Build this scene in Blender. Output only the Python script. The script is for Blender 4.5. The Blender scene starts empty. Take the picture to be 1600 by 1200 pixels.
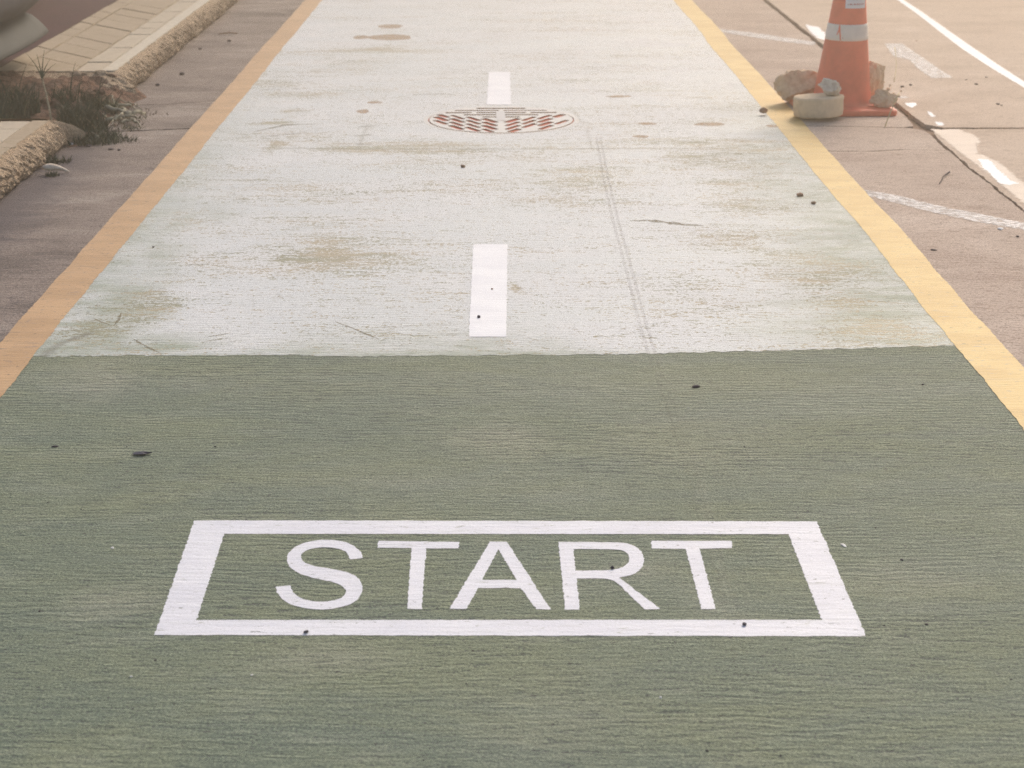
import bpy, bmesh, math, random
import numpy as np
from mathutils import Vector, Matrix, noise
from mathutils.geometry import tessellate_polygon

random.seed(7)
scene = bpy.context.scene
scene.render.engine = 'CYCLES'
C = scene.collection
R = math.radians

# ------------------------------------------------------------------ camera
CAM_H, PITCH = 1.5, R(18.8)
FPX = 938 / math.tan(PITCH)                      # focal length in photo pixels (1600 wide)
YAW = -math.atan(23 * math.cos(PITCH) / FPX)
cam_d = bpy.data.cameras.new('camera')
cam = bpy.data.objects.new('camera', cam_d)
C.objects.link(cam)
cam.location = (0, 0, CAM_H)
cam.rotation_euler = (math.pi / 2 - PITCH, 0, YAW)
cam_d.sensor_width = 36
cam_d.lens = 36 * FPX / 1600
cam_d.clip_start, cam_d.clip_end = 0.05, 500
cam_d.dof.use_dof = True
cam_d.dof.focus_distance = 4.6
cam_d.dof.aperture_fstop = 7.0
scene.camera = cam

# ------------------------------------------------------------------ sky, sun, exposure
SUN_EL, SUN_AZ = R(37), R(25)                    # azimuth from +Y towards +X
world = bpy.data.worlds.new('World')
scene.world = world
world.use_nodes = True
wn = world.node_tree.nodes
wl = world.node_tree.links
sky = wn.new('ShaderNodeTexSky')
sky.sky_type = 'NISHITA'
sky.sun_disc = False
sky.sun_elevation = SUN_EL
sky.sun_rotation = SUN_AZ
sky.air_density = 1.2
sky.dust_density = 3.0
sky.ozone_density = 1.2
wl.new(sky.outputs[0], wn['Background'].inputs[0])
wn['Background'].inputs[1].default_value = 0.15
sun_d = bpy.data.lights.new('sun', 'SUN')
sun_d.energy = 2.8
sun_d.angle = R(22)
sun_d.color = (1.0, 0.87, 0.72)
sun = bpy.data.objects.new('sun', sun_d)
C.objects.link(sun)
sun.rotation_euler = Vector((math.sin(SUN_AZ) * math.cos(SUN_EL), math.cos(SUN_AZ) * math.cos(SUN_EL),
                             math.sin(SUN_EL))).to_track_quat('Z', 'Y').to_euler()
scene.view_settings.view_transform = 'Standard'
scene.view_settings.look = 'None'
scene.view_settings.exposure = 0.14
scene.view_settings.gamma = 1.0
scene.view_settings.use_curve_mapping = False
scene.cycles.denoising_prefilter = 'NONE'
HAZE_DENSITY = 0.029
HAZE_G = 0.82

# ------------------------------------------------------------------ helpers
def P(x, y, z=0.0):
    """point of the photograph (1600 x 1200) on the level plane at height z"""
    u, v = (x - 800) / FPX, -(y - 600) / FPX
    dx, dy, dz = u, math.cos(PITCH) + v * math.sin(PITCH), -math.sin(PITCH) + v * math.cos(PITCH)
    c, s = math.cos(YAW), math.sin(YAW)
    dx, dy = c * dx - s * dy, s * dx + c * dy
    t = (z - CAM_H) / dz
    return (dx * t, dy * t)

def nz(x, y=0.0, z=0.0):
    return noise.noise(Vector((x, y, z)))

def tag(o, label=None, cat=None, group=None, kind=None):
    if label: o['label'] = label
    if cat: o['category'] = cat
    if group: o['group'] = group
    if kind: o['kind'] = kind
    return o

def obj_from(name, me, mat=None, parent=None, smooth=False, loc=None):
    o = bpy.data.objects.new(name, me)
    C.objects.link(o)
    if mat is not None:
        me.materials.append(mat)
    if smooth:
        me.polygons.foreach_set('use_smooth', [True] * len(me.polygons))
    if parent is not None:
        o.parent = parent
    if loc is not None:
        o.location = loc
    return o

def mesh_obj(name, verts, faces, mat=None, parent=None, smooth=False, loc=None):
    me = bpy.data.meshes.new(name)
    me.from_pydata([tuple(v) for v in verts], [], faces)
    me.update()
    return obj_from(name, me, mat, parent, smooth, loc)

def bm_obj(name, bm, mat=None, parent=None, smooth=False, loc=None):
    me = bpy.data.meshes.new(name)
    bm.normal_update()
    bm.to_mesh(me)
    bm.free()
    return obj_from(name, me, mat, parent, smooth, loc)

def empty(name, loc=(0, 0, 0), rz=0.0):
    o = bpy.data.objects.new(name, None)
    C.objects.link(o)
    o.location = loc
    o.rotation_euler = (0, 0, rz)
    o.empty_display_size = 0.1
    return o

def dense(pts, step):
    out = []
    n = len(pts)
    for i in range(n):
        a, b = pts[i], pts[(i + 1) % n]
        d = math.hypot(b[0] - a[0], b[1] - a[1])
        k = max(1, int(d / step))
        for j in range(k):
            t = j / k
            out.append((a[0] + (b[0] - a[0]) * t, a[1] + (b[1] - a[1]) * t))
    return out

def rough(pts, ax=0.003, ay=0.0015, step=0.006, seed=0.0, fx=60, fy=14):
    """dense outline whose edge wanders with the broom grooves of the concrete"""
    out = []
    for x, y in dense(pts, step):
        out.append((x + ax * (nz(x * 5, y * fx, seed) + 0.6 * nz(x * 8, y * fx * 2.7, seed + 3)),
                    y + ay * (nz(x * fy, y * 9, seed + 7) + 0.6 * nz(x * fy * 3, y * 9, seed + 9))))
    return out

def chaikin(pts, n=2, lim=38):
    for _ in range(n):
        out, m = [], len(pts)
        for i in range(m):
            p0, p1, p2 = pts[i - 1], pts[i], pts[(i + 1) % m]
            a1 = math.atan2(p1[1] - p0[1], p1[0] - p0[0])
            a2 = math.atan2(p2[1] - p1[1], p2[0] - p1[0])
            da = abs((a2 - a1 + math.pi) % (2 * math.pi) - math.pi)
            if da > R(lim):
                out.append(p1)
            else:
                out.append(((p0[0] + 3 * p1[0]) / 4, (p0[1] + 3 * p1[1]) / 4))
                out.append(((p2[0] + 3 * p1[0]) / 4, (p2[1] + 3 * p1[1]) / 4))
        pts = out
    return pts

def sheet(name, loops, z, mat, parent=None, depth=0.0):
    """flat polygon with holes at height z; depth > 0 gives it side walls downwards"""
    ls = [[Vector((x, y, 0)) for x, y in l] for l in loops]
    tris = tessellate_polygon(ls)
    flat = [v for l in ls for v in l]
    verts = [(v.x, v.y, z) for v in flat]
    faces = []
    for t in tris:
        a, b, c = (flat[i] for i in t)
        faces.append(tuple(t) if (b - a).cross(c - a).z > 0 else (t[0], t[2], t[1]))
    if depth > 0:
        n = len(verts)
        verts += [(v.x, v.y, z - depth) for v in flat]
        k = 0
        for li, l in enumerate(ls):
            m = len(l)
            area = sum(l[i - 1].x * l[i].y - l[i].x * l[i - 1].y for i in range(m))
            fl = (area > 0) == (li == 0)
            for i in range(m):
                a, b = k + i, k + (i + 1) % m
                faces.append((a, a + n, b + n, b) if fl else (a, b, b + n, a + n))
            k += m
    return mesh_obj(name, verts, faces, mat, parent)

def px_poly(pts, z):
    return [P(x, y, z) for x, y in pts]

# ------------------------------------------------------------------ materials
class NT:
    def __init__(s, name):
        s.m = bpy.data.materials.new(name)
        s.m.use_nodes = True
        s.t = s.m.node_tree
        s.b = s.t.nodes['Principled BSDF']
        s.pos = s.t.nodes.new('ShaderNodeNewGeometry').outputs['Position']
    def n(s, kind, **kw):
        nd = s.t.nodes.new(kind)
        for k, v in kw.items():
            setattr(nd, k, v)
        return nd
    def link(s, a, b):
        s.t.links.new(a, b)
    def put(s, sock, v):
        if hasattr(v, 'links') or isinstance(v, bpy.types.NodeSocket):
            s.link(v, sock)
        else:
            sock.default_value = v if not isinstance(v, tuple) or len(v) != 3 or sock.type != 'RGBA' else (*v, 1)
    def noise(s, sc=(1, 1, 1), detail=4, rough=0.55, dist=0.0, off=(0, 0, 0), rz=0.0, src=None):
        mp = s.n('ShaderNodeMapping')
        mp.inputs['Scale'].default_value = sc
        mp.inputs['Location'].default_value = off
        mp.inputs['Rotation'].default_value = (0, 0, rz)
        s.link(src or s.pos, mp.inputs[0])
        nd = s.n('ShaderNodeTexNoise')
        nd.inputs['Scale'].default_value = 1
        nd.inputs['Detail'].default_value = detail
        nd.inputs['Roughness'].default_value = rough
        nd.inputs['Distortion'].default_value = dist
        s.link(mp.outputs[0], nd.inputs['Vector'])
        return nd.outputs[0]
    def ramp(s, v, lo, hi, a=0.0, b=1.0):
        r = s.n('ShaderNodeMapRange')
        r.interpolation_type = 'SMOOTHSTEP'
        s.link(v, r.inputs[0])
        for i, x in enumerate((lo, hi, a, b)):
            s.put(r.inputs[i + 1], x)
        return r.outputs[0]
    def math(s, op, a, b=0.0, clamp=False):
        r = s.n('ShaderNodeMath', operation=op)
        r.use_clamp = clamp
        s.put(r.inputs[0], a)
        s.put(r.inputs[1], b)
        return r.outputs[0]
    def mix(s, f, a, b, blend='MIX'):
        r = s.n('ShaderNodeMix', data_type='RGBA', blend_type=blend)
        s.put(r.inputs[0], f)
        s.put(r.inputs[6], a)
        s.put(r.inputs[7], b)
        return r.outputs[2]
    def attr(s, name):
        r = s.n('ShaderNodeAttribute', attribute_name=name)
        return r.outputs['Fac']
    def bump(s, h, strength=0.5, dist=0.005, prev=None):
        r = s.n('ShaderNodeBump')
        r.inputs['Strength'].default_value = strength
        r.inputs['Distance'].default_value = dist
        s.link(h, r.inputs['Height'])
        if prev is not None:
            s.link(prev, r.inputs['Normal'])
        return r.outputs[0]
    def out(s, col, rough=0.9, normal=None, spec=0.3):
        s.put(s.b.inputs['Base Color'], col)
        s.put(s.b.inputs['Roughness'], rough)
        s.b.inputs['Specular IOR Level'].default_value = spec
        if normal is not None:
            s.link(normal, s.b.inputs['Normal'])
        return s.m

def grooves(t):
    """broomed concrete: wavy ridges across the lane about 22 mm apart, broken up by finer scratches and grit"""
    sep = t.n('ShaderNodeSeparateXYZ')
    t.link(t.pos, sep.inputs[0])
    y = sep.outputs[1]
    w1 = t.noise((1.6, 5.0, 1), 3, 0.5, 0.0, off=(1, 1, 0))
    w2 = t.noise((11, 30, 1), 3, 0.6, 0.0, off=(4, 2, 0))
    ph = t.math('ADD', t.math('MULTIPLY', y, 285.0), t.math('ADD', t.math('MULTIPLY', w1, 26.0), t.math('MULTIPLY', w2, 13.0)))
    sn = t.math('MULTIPLY', t.math('ADD', t.math('SINE', ph), 1.0), 0.5)
    n1 = t.noise((15, 72, 1), 5, 0.70, 0.35)
    n2 = t.noise((42, 150, 1), 4, 0.72, 0.3, off=(3, 8, 0))
    grit = t.noise((170, 230, 1), 3, 0.7, 0.0, off=(7, 7, 0))
    amt = t.noise((1.3, 3.4, 1), 3, 0.55, 0.3, off=(15, 2, 0))
    g = t.math('ADD', t.math('ADD', t.math('MULTIPLY', n1, 0.46), t.math('MULTIPLY', n2, 0.36)), t.math('MULTIPLY', grit, 0.18))
    g = t.math('ADD', g, t.math('MULTIPLY', t.math('SUBTRACT', sn, 0.5), t.ramp(amt, 0.3, 0.65, 0.03, 0.12)))
    big = t.noise((1.1, 2.6, 1), 4, 0.6, 0.4, off=(11, 2, 0))
    return n1, n2, g, big

def mat_green():
    t = NT('green_floor_paint')
    g1, g2, g, big = grooves(t)
    wear = t.attr('wear')
    tone = t.noise((1.5, 3.4, 1), 6, 0.65, 0.6, off=(5, 5, 0))
    col = t.mix(t.ramp(tone, 0.36, 0.66), (0.122, 0.163, 0.120), (0.196, 0.224, 0.142))
    ridge = t.math('MULTIPLY', t.ramp(g, 0.515, 0.62), t.ramp(big, 0.35, 0.62, 0.45, 1.0))
    col = t.mix(t.math('MULTIPLY', ridge, 0.42), col, (0.36, 0.40, 0.28))
    blot = t.ramp(t.noise((3.5, 9, 1), 5, 0.7, 0.6, off=(1, 30, 0)), 0.50, 0.66)
    col = t.mix(t.math('MULTIPLY', blot, 0.20), col, (0.34, 0.35, 0.28))
    pit = t.math('MULTIPLY', t.ramp(g, 0.47, 0.42), t.ramp(big, 0.62, 0.36, 0.35, 1.0))
    col = t.mix(t.math('MULTIPLY', pit, 0.8), col, (0.035, 0.052, 0.055))
    deep = t.ramp(t.noise((20, 120, 1), 5, 0.7, 0.4, off=(9, 17, 0)), 0.375, 0.335)
    col = t.mix(t.math('MULTIPLY', deep, 0.8), col, (0.030, 0.040, 0.050))
    col = t.mix(t.math('MULTIPLY', wear, t.ramp(g, 0.42, 0.58, 0.25, 0.85)), col, (0.40, 0.385, 0.31))
    fine = t.noise((190, 170, 1), 2, 0.6)
    col = t.mix(t.ramp(fine, 0.50, 0.64, 0.0, 0.45), col, (0.33, 0.37, 0.25))
    col = t.mix(t.ramp(fine, 0.50, 0.36, 0.0, 0.55), col, (0.06, 0.075, 0.07))
    spk2 = t.ramp(t.noise((60, 110, 1), 2, 0.5, off=(9, 9, 0)), 0.325, 0.29)
    col = t.mix(t.math('MULTIPLY', spk2, 0.9), col, (0.03, 0.032, 0.04))
    n = t.bump(g, 1.0, 0.014)
    n = t.bump(fine, 0.5, 0.002, n)
    return t.out(col, t.ramp(tone, 0.3, 0.7, 0.66, 0.8), n, 0.35)

def mat_white_worn():
    t = NT('worn_white_floor_paint')
    g1, g2, g, big = grooves(t)
    wear = t.attr('wear')
    grn = t.attr('green')
    w_ = t.attr('wet')
    tone = t.noise((1.3, 2.2, 1), 4, 0.6, 0.4, off=(2, 9, 0))
    white = t.mix(t.ramp(tone, 0.35, 0.65), (0.565, 0.59, 0.60), (0.655, 0.662, 0.665))
    mott = t.noise((6, 16, 1), 6, 0.7, 0.5, off=(1, 2, 0))
    grn = t.math('MULTIPLY', grn, t.ramp(mott, 0.38, 0.62, 0.55, 1.0), True)
    white = t.mix(t.math('MULTIPLY', grn, 0.88), white, (0.235, 0.28, 0.20))
    under = t.mix(t.ramp(t.noise((3, 8, 1), 3), 0.4, 0.6), (0.22, 0.215, 0.125), (0.34, 0.27, 0.155))
    fl = t.noise((20, 64, 1), 4, 0.68, 0.35, off=(4, 1, 0))
    fl2 = t.noise((4.5, 30, 1), 5, 0.66, 0.5, off=(8, 3, 0))
    dots = t.noise((85, 85, 1), 2, 0.6, 0.0, off=(2, 2, 0))
    f = t.math('ADD', t.math('ADD', t.math('MULTIPLY', fl, 0.38), t.math('MULTIPLY', fl2, 0.24)), t.math('MULTIPLY', dots, 0.38))
    th = t.math('ADD', t.math('ADD', t.math('MULTIPLY', wear, 0.12), t.math('MULTIPLY', t.ramp(big, 0.38, 0.68), 0.035)), 0.412)
    gone = t.ramp(t.math('SUBTRACT', f, th), 0.007, -0.007)
    col = t.mix(t.math('MULTIPLY', gone, 0.88), white, under)
    film = t.math('MULTIPLY', wear, t.ramp(mott, 0.35, 0.65, 0.03, 0.24))
    col = t.mix(film, col, (0.44, 0.395, 0.28))
    pit = t.ramp(t.noise((26, 75, 1), 4, 0.7, 0.3, off=(0, 17, 0)), 0.362, 0.345)
    col = t.mix(t.math('MULTIPLY', pit, 0.85), col, (0.13, 0.12, 0.09))
    col = t.mix(t.math('MULTIPLY', w_, t.ramp(dots, 0.35, 0.5, 0.5, 0.95)), col, (0.13, 0.125, 0.095))
    fine = t.noise((190, 170, 1), 2, 0.6)
    col = t.mix(t.ramp(fine, 0.5, 0.34, 0.0, 0.4), col, (0.3, 0.3, 0.27))
    n = t.bump(g, 0.8, 0.009)
    n = t.bump(gone, 0.5, -0.002, n)
    n = t.bump(fine, 0.35, 0.0015, n)
    return t.out(col, t.ramp(tone, 0.3, 0.7, 0.5, 0.7), n, 0.45)

def mat_paint(name, c1, c2, chip=(0.25, 0.23, 0.2), chipping=0.3, alpha=None):
    t = NT(name)
    g1, g2, g, big = grooves(t)
    col = t.mix(t.ramp(t.noise((4, 9, 1), 4, 0.6, 0.3), 0.35, 0.65), c1, c2)
    f = t.noise((20, 62, 1), 5, 0.65, 0.3, off=(6, 2, 0))
    th = 0.25 + 0.12 * chipping
    gone = t.ramp(f, th + 0.03, th - 0.03)
    col = t.mix(t.math('MULTIPLY', gone, 0.8), col, chip)
    dust = t.ramp(t.noise((7, 50, 1), 5, 0.65, 0.3, off=(2, 2, 0)), 0.52, 0.72)
    col = t.mix(t.math('MULTIPLY', dust, 0.22 * (0.4 + chipping)), col, chip)
    fine = t.noise((190, 170, 1), 2, 0.6)
    col = t.mix(t.ramp(fine, 0.5, 0.3, 0.0, 0.25 * (0.3 + chipping)), col, chip)
    pt = t.ramp(t.noise((34, 75, 1), 4, 0.7, 0.3, off=(0, 27, 0)), 0.31 + 0.06 * chipping, 0.285 + 0.06 * chipping)
    col = t.mix(t.math('MULTIPLY', pt, 0.8), col, tuple(c * 0.35 for c in chip))
    n = t.bump(g, 0.55, 0.006)
    m = t.out(col, 0.6, n, 0.4)
    if alpha is not None:
        a = t.ramp(t.noise((30, 110, 1), 5, 0.65, 0.3, off=(1, 6, 0)), alpha - 0.06, alpha + 0.06)
        t.link(a, t.b.inputs['Alpha'])
    return m

def mat_concrete(name, dark, mid, light, groove=0.6, stain=(0.12, 0.10, 0.10), stain_amt=0.5, kerb_dark=False):
    t = NT(name)
    g1, g2, g, big = grooves(t)
    tone = t.noise((1.6, 3.2, 1), 6, 0.65, 0.5, off=(7, 1, 0))
    col = t.mix(t.ramp(tone, 0.34, 0.52), dark, mid)
    col = t.mix(t.ramp(tone, 0.52, 0.72), col, light)
    fl = t.noise((22, 52, 1), 5, 0.72, 0.4, off=(3, 3, 0))
    col = t.mix(t.math('MULTIPLY', t.ramp(fl, 0.455, 0.385), 0.6), col, stain)
    col = t.mix(t.math('MULTIPLY', t.ramp(fl, 0.56, 0.72), 0.35), col, light)
    blot_n = t.noise((2.5, 4, 1), 6, 0.7, 0.8, off=(20, 4, 0))
    blot = t.ramp(blot_n, 0.42, 0.30)
    col = t.mix(t.math('MULTIPLY', blot, stain_amt), col, stain)
    spk = t.ramp(t.noise((50, 70, 1), 3, 0.6), 0.33, 0.27)
    col = t.mix(t.math('MULTIPLY', spk, 0.7), col, stain)
    fine = t.noise((120, 100, 1), 3, 0.65)
    col = t.mix(t.ramp(fine, 0.5, 0.36, 0.0, 0.6), col, stain)
    col = t.mix(t.ramp(fine, 0.5, 0.7, 0.0, 0.4), col, light)
    if kerb_dark:
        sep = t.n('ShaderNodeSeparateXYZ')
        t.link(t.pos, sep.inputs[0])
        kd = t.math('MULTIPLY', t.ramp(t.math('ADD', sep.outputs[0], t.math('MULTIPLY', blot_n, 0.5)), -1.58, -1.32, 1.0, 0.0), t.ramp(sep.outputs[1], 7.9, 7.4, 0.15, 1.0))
        col = t.mix(t.math('MULTIPLY', kd, 0.72), col, (0.055, 0.05, 0.065))  # darker towards the kerb, mostly along its near stretch
    n = t.bump(g, groove, 0.012)
    n = t.bump(t.noise((90, 120, 60), 4, 0.7), 0.45, 0.004, n)
    return t.out(col, 0.85, n, 0.3)

def mat_rough(name, a, b, c, sc=40, bump=0.6, bd=0.01, rough=0.95):
    t = NT(name)
    n1 = t.noise((sc, sc, sc), 6, 0.7, 0.2)
    n2 = t.noise((sc * 0.2, sc * 0.2, sc * 0.2), 4, 0.6, 0.3, off=(5, 2, 1))
    col = t.mix(t.ramp(n1, 0.36, 0.62), a, b)
    col = t.mix(t.math('MULTIPLY', t.ramp(n2, 0.45, 0.68), 0.7), col, c)
    n = t.bump(n1, bump, bd)
    return t.out(col, rough, n, 0.25)

def mat_plain(name, col, rough=0.5, var=0.15, sc=20, metallic=0.0, spec=0.5, coat=0.0):
    t = NT(name)
    n1 = t.noise((sc, sc, sc), 5, 0.65, 0.2)
    c2 = tuple(max(0, x * (1 - var)) for x in col)
    cc = t.mix(t.ramp(n1, 0.35, 0.65), c2, col)
    m = t.out(cc, t.ramp(n1, 0.3, 0.7, rough, min(1, rough + 0.12)), t.bump(n1, 0.08, 0.003), spec)
    t.b.inputs['Metallic'].default_value = metallic
    t.b.inputs['Coat Weight'].default_value = coat
    return m

M = {}
M['green'] = mat_green()
M['worn'] = mat_white_worn()
M['white'] = mat_paint('white_marking_paint', (0.655, 0.655, 0.71), (0.70, 0.70, 0.745), (0.34, 0.35, 0.31), 0.75)
M['white_far'] = mat_paint('clean_white_marking_paint', (0.74, 0.74, 0.77), (0.80, 0.80, 0.82), (0.5, 0.5, 0.47), 0.0)
M['yellow'] = mat_paint('yellow_line_paint', (0.44, 0.265, 0.125), (0.53, 0.33, 0.165), (0.25, 0.18, 0.14), 1.1)
M['yellow_r'] = mat_paint('bright_yellow_line_paint', (0.58, 0.38, 0.12), (0.66, 0.465, 0.165), (0.40, 0.31, 0.21), 0.9)
M['faint'] = mat_paint('thin_faded_white_paint', (0.60, 0.57, 0.56), (0.66, 0.63, 0.62), (0.45, 0.38, 0.32), 0.5, alpha=0.47)
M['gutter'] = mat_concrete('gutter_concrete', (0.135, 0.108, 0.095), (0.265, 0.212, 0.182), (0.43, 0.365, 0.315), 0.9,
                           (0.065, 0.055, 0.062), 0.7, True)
M['lane_concrete'] = mat_concrete('lane_concrete', (0.3, 0.27, 0.22), (0.4, 0.35, 0.28), (0.5, 0.44, 0.36))
M['right'] = mat_concrete('tan_concrete', (0.40, 0.30, 0.245), (0.49, 0.385, 0.315), (0.60, 0.49, 0.41), 0.55,
                          (0.20, 0.13, 0.10), 0.35)
M['smooth'] = mat_concrete('smooth_tan_concrete', (0.46, 0.355, 0.275), (0.54, 0.425, 0.335), (0.62, 0.505, 0.41), 0.15,
                           (0.26, 0.18, 0.13), 0.25)
M['bed'] = mat_rough('joint_dirt', (0.20, 0.13, 0.10), (0.30, 0.20, 0.155), (0.26, 0.18, 0.13), 60)
M['ground'] = mat_concrete('far_ground', (0.3, 0.25, 0.2), (0.38, 0.31, 0.25), (0.45, 0.38, 0.3), 0.3)
M['kerb_face'] = mat_rough('rough_kerb_mortar', (0.34, 0.23, 0.15), (0.66, 0.51, 0.36), (0.56, 0.43, 0.30), 110, 1.0, 0.02)
M['kerb_top'] = mat_rough('kerb_cement', (0.50, 0.44, 0.35), (0.62, 0.56, 0.46), (0.56, 0.49, 0.39), 25, 0.3, 0.004)
M['paver'] = mat_rough('tan_paver', (0.34, 0.27, 0.185), (0.42, 0.34, 0.25), (0.38, 0.30, 0.215), 30, 0.3, 0.004)
M['paver2'] = mat_rough('pale_paver', (0.44, 0.37, 0.28), (0.52, 0.45, 0.35), (0.48, 0.40, 0.31), 30, 0.3, 0.004)
M['maroon_shaded'] = mat_rough('maroon_forecourt_with_shade', (0.035, 0.006, 0.014), (0.055, 0.012, 0.022), (0.025, 0.007, 0.014), 30, 0.5, 0.006)  # maroon ground, darkened so its colour also holds the parked cars' shade
M['soil'] = mat_rough('red_brown_soil', (0.06, 0.035, 0.028), (0.24, 0.125, 0.08), (0.05, 0.04, 0.038), 34, 1.0, 0.02)
M['rock'] = mat_rough('tan_broken_concrete', (0.66, 0.46, 0.29), (0.88, 0.69, 0.49), (0.80, 0.60, 0.41), 26, 0.9, 0.012)
M['rock_pale'] = mat_rough('pale_broken_concrete', (0.62, 0.50, 0.38), (0.84, 0.75, 0.64), (0.78, 0.66, 0.52), 40, 0.9, 0.01)
M['rock_disc'] = mat_rough('cast_disc_concrete', (0.64, 0.49, 0.33), (0.80, 0.63, 0.44), (0.74, 0.57, 0.38), 30, 0.4, 0.005)
M['rust'] = mat_rough('rusty_cavity', (0.42, 0.085, 0.065), (0.56, 0.15, 0.11), (0.50, 0.20, 0.12), 40, 0.6, 0.01)
M['grate_side'] = mat_rough('rusty_iron', (0.33, 0.17, 0.09), (0.45, 0.27, 0.15), (0.3, 0.14, 0.09), 60, 0.6, 0.004)
M['pebble'] = mat_rough('dark_pebble', (0.045, 0.04, 0.05), (0.09, 0.08, 0.09), (0.06, 0.05, 0.06), 90, 0.6, 0.004)
M['pebble_tan'] = mat_rough('brown_pebble', (0.30, 0.17, 0.11), (0.44, 0.28, 0.18), (0.36, 0.2, 0.13), 90, 0.6, 0.004)
M['pebble_white'] = mat_rough('white_chip', (0.6, 0.57, 0.54), (0.8, 0.78, 0.76), (0.7, 0.68, 0.66), 90, 0.4, 0.004)
M['orange'] = mat_plain('faded_orange_plastic', (0.90, 0.20, 0.115), 0.45, 0.16, 9)
M['band'] = mat_plain('grey_white_reflective_band', (0.84, 0.75, 0.66), 0.45, 0.08, 30)
M['sticker'] = mat_plain('white_sticker', (0.78, 0.76, 0.77), 0.4, 0.04, 30)
M['red'] = mat_plain('red_print', (0.55, 0.09, 0.07), 0.5, 0.1, 60)
M['grey_print'] = mat_plain('pinkish_print', (0.55, 0.32, 0.32), 0.5, 0.2, 300)
M['grass'] = mat_plain('grass_blade', (0.020, 0.066, 0.034), 0.55, 0.5, 12)
M['grass_dry'] = mat_plain('dry_grass_blade', (0.30, 0.26, 0.14), 0.6, 0.3, 12)
M['twig'] = mat_plain('dry_twig', (0.36, 0.33, 0.24), 0.8, 0.45, 40)
M['straw'] = mat_plain('straw', (0.72, 0.58, 0.30), 0.7, 0.2, 40)
M['car'] = mat_plain('dark_blue_grey_car_paint', (0.005, 0.008, 0.024), 0.55, 0.1, 3, 0.0, 0.3, 0.0)
M['lip'] = mat_plain('grey_bumper_skirt', (0.030, 0.036, 0.036), 0.65, 0.25, 25, 0.0, 0.2)
M['black'] = mat_plain('black_plastic', (0.015, 0.015, 0.018), 0.6, 0.2, 30)
M['tyre'] = mat_plain('tyre_rubber', (0.02, 0.02, 0.022), 0.85, 0.3, 30)
M['rim'] = mat_plain('wheel_alloy', (0.45, 0.46, 0.48), 0.35, 0.1, 20, 0.9)
M['glass'] = mat_plain('dark_glass', (0.02, 0.025, 0.03), 0.06, 0.05, 3, 0.0, 0.6, 0.5)
M['lamp'] = mat_plain('headlight_lens', (0.55, 0.56, 0.58), 0.1, 0.05, 10, 0.2, 0.6, 0.5)
t_ = NT('rubber_tread_mark')
t_.out((0.30, 0.24, 0.22), 0.9)
t_.link(t_.ramp(t_.noise((60, 160, 1), 4, 0.65), 0.42, 0.62, 0.0, 0.42), t_.b.inputs['Alpha'])
M['mark'] = t_.m
t_ = NT('faint_rubber_mark')
t_.out((0.16, 0.16, 0.13), 0.9)
t_.link(t_.ramp(t_.noise((60, 160, 1), 4, 0.65), 0.45, 0.62, 0.0, 0.22), t_.b.inputs['Alpha'])
M['mark2'] = t_.m
t_ = NT('gouged_paint')
t_.out(t_.mix(t_.noise((40, 40, 1), 4, .6), (0.14, 0.13, 0.09), (0.34, 0.28, 0.17)), 0.9)
t_.link(t_.ramp(t_.noise((90, 160, 1), 4, 0.65), 0.40, 0.56, 0.10, 0.85), t_.b.inputs['Alpha'])
M['scratch'] = t_.m
t_ = NT('oily_stain')
t_.out((0.46, 0.31, 0.19), 0.7)
t_.link(t_.ramp(t_.noise((60, 160, 1), 4, 0.65), 0.34, 0.56, 0.10, 0.70), t_.b.inputs['Alpha'])
M['stain'] = t_.m

# ------------------------------------------------------------------ ground
g = mesh_obj('ground', [(-80, -80, -0.05), (80, -80, -0.05), (80, 80, -0.05), (-80, 80, -0.05)], [(0, 1, 2, 3)], M['ground'])
tag(g, kind='structure')
road = mesh_obj('road', [(-2.3, -3, -0.022), (12, -3, -0.022), (12, 30, -0.022), (-2.3, 30, -0.022)], [(0, 1, 2, 3)], M['bed'])
tag(road, kind='structure')

GR = (P(783, 188)[0], P(783, 187.5)[1], 0.345)      # drain grate: centre x, y, radius
def circle(cx, cy, r, n=96):
    return [(cx + r * math.cos(2 * math.pi * i / n), cy + r * math.sin(2 * math.pi * i / n)) for i in range(n)]

def slab(pts, mat, seed, amp=0.006, holes=()):
    pp = []
    for x, y in dense(pts, 0.02):
        pp.append((x + amp * (nz(x * 2, y * 3, seed) + 0.7 * nz(x * 9, y * 22, seed + 2) + 0.35 * nz(x * 30, y * 70, seed)),
                   y + amp * (nz(x * 3, y * 2, seed + 5) + 0.7 * nz(x * 16, y * 7, seed + 8) + 0.35 * nz(x * 60, y * 30, seed))))
    return sheet('slab', [pp] + list(holes), 0.0, mat, road, 0.02)

LX, RX, JX = -1.283, 1.283, 1.952
slab([(LX + .003, -2.5), (RX - .003, -2.5), (RX - .003, 20), (LX + .003, 20)], M['lane_concrete'], 1, 0.0, [circle(GR[0], GR[1], 0.35)[::-1]])
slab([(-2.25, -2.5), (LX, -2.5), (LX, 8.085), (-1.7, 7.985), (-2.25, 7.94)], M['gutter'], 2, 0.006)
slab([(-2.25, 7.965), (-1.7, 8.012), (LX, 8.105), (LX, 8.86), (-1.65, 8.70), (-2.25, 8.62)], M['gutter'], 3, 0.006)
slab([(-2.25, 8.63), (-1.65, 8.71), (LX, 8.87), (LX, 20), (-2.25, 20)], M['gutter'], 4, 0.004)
slab([(RX, -2.5), (JX - .01, -2.5), (JX - .012, 7.515), (1.75, 7.54), (1.6, 7.50), (RX, 7.53)], M['right'], 5, 0.009)
slab([(RX, 7.54), (1.6, 7.51), (1.75, 7.552), (JX - .012, 7.53), (JX - .004, 7.98), (JX - .06, 8.045), (RX, 8.125)], M['right'], 6, 0.008)
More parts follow.
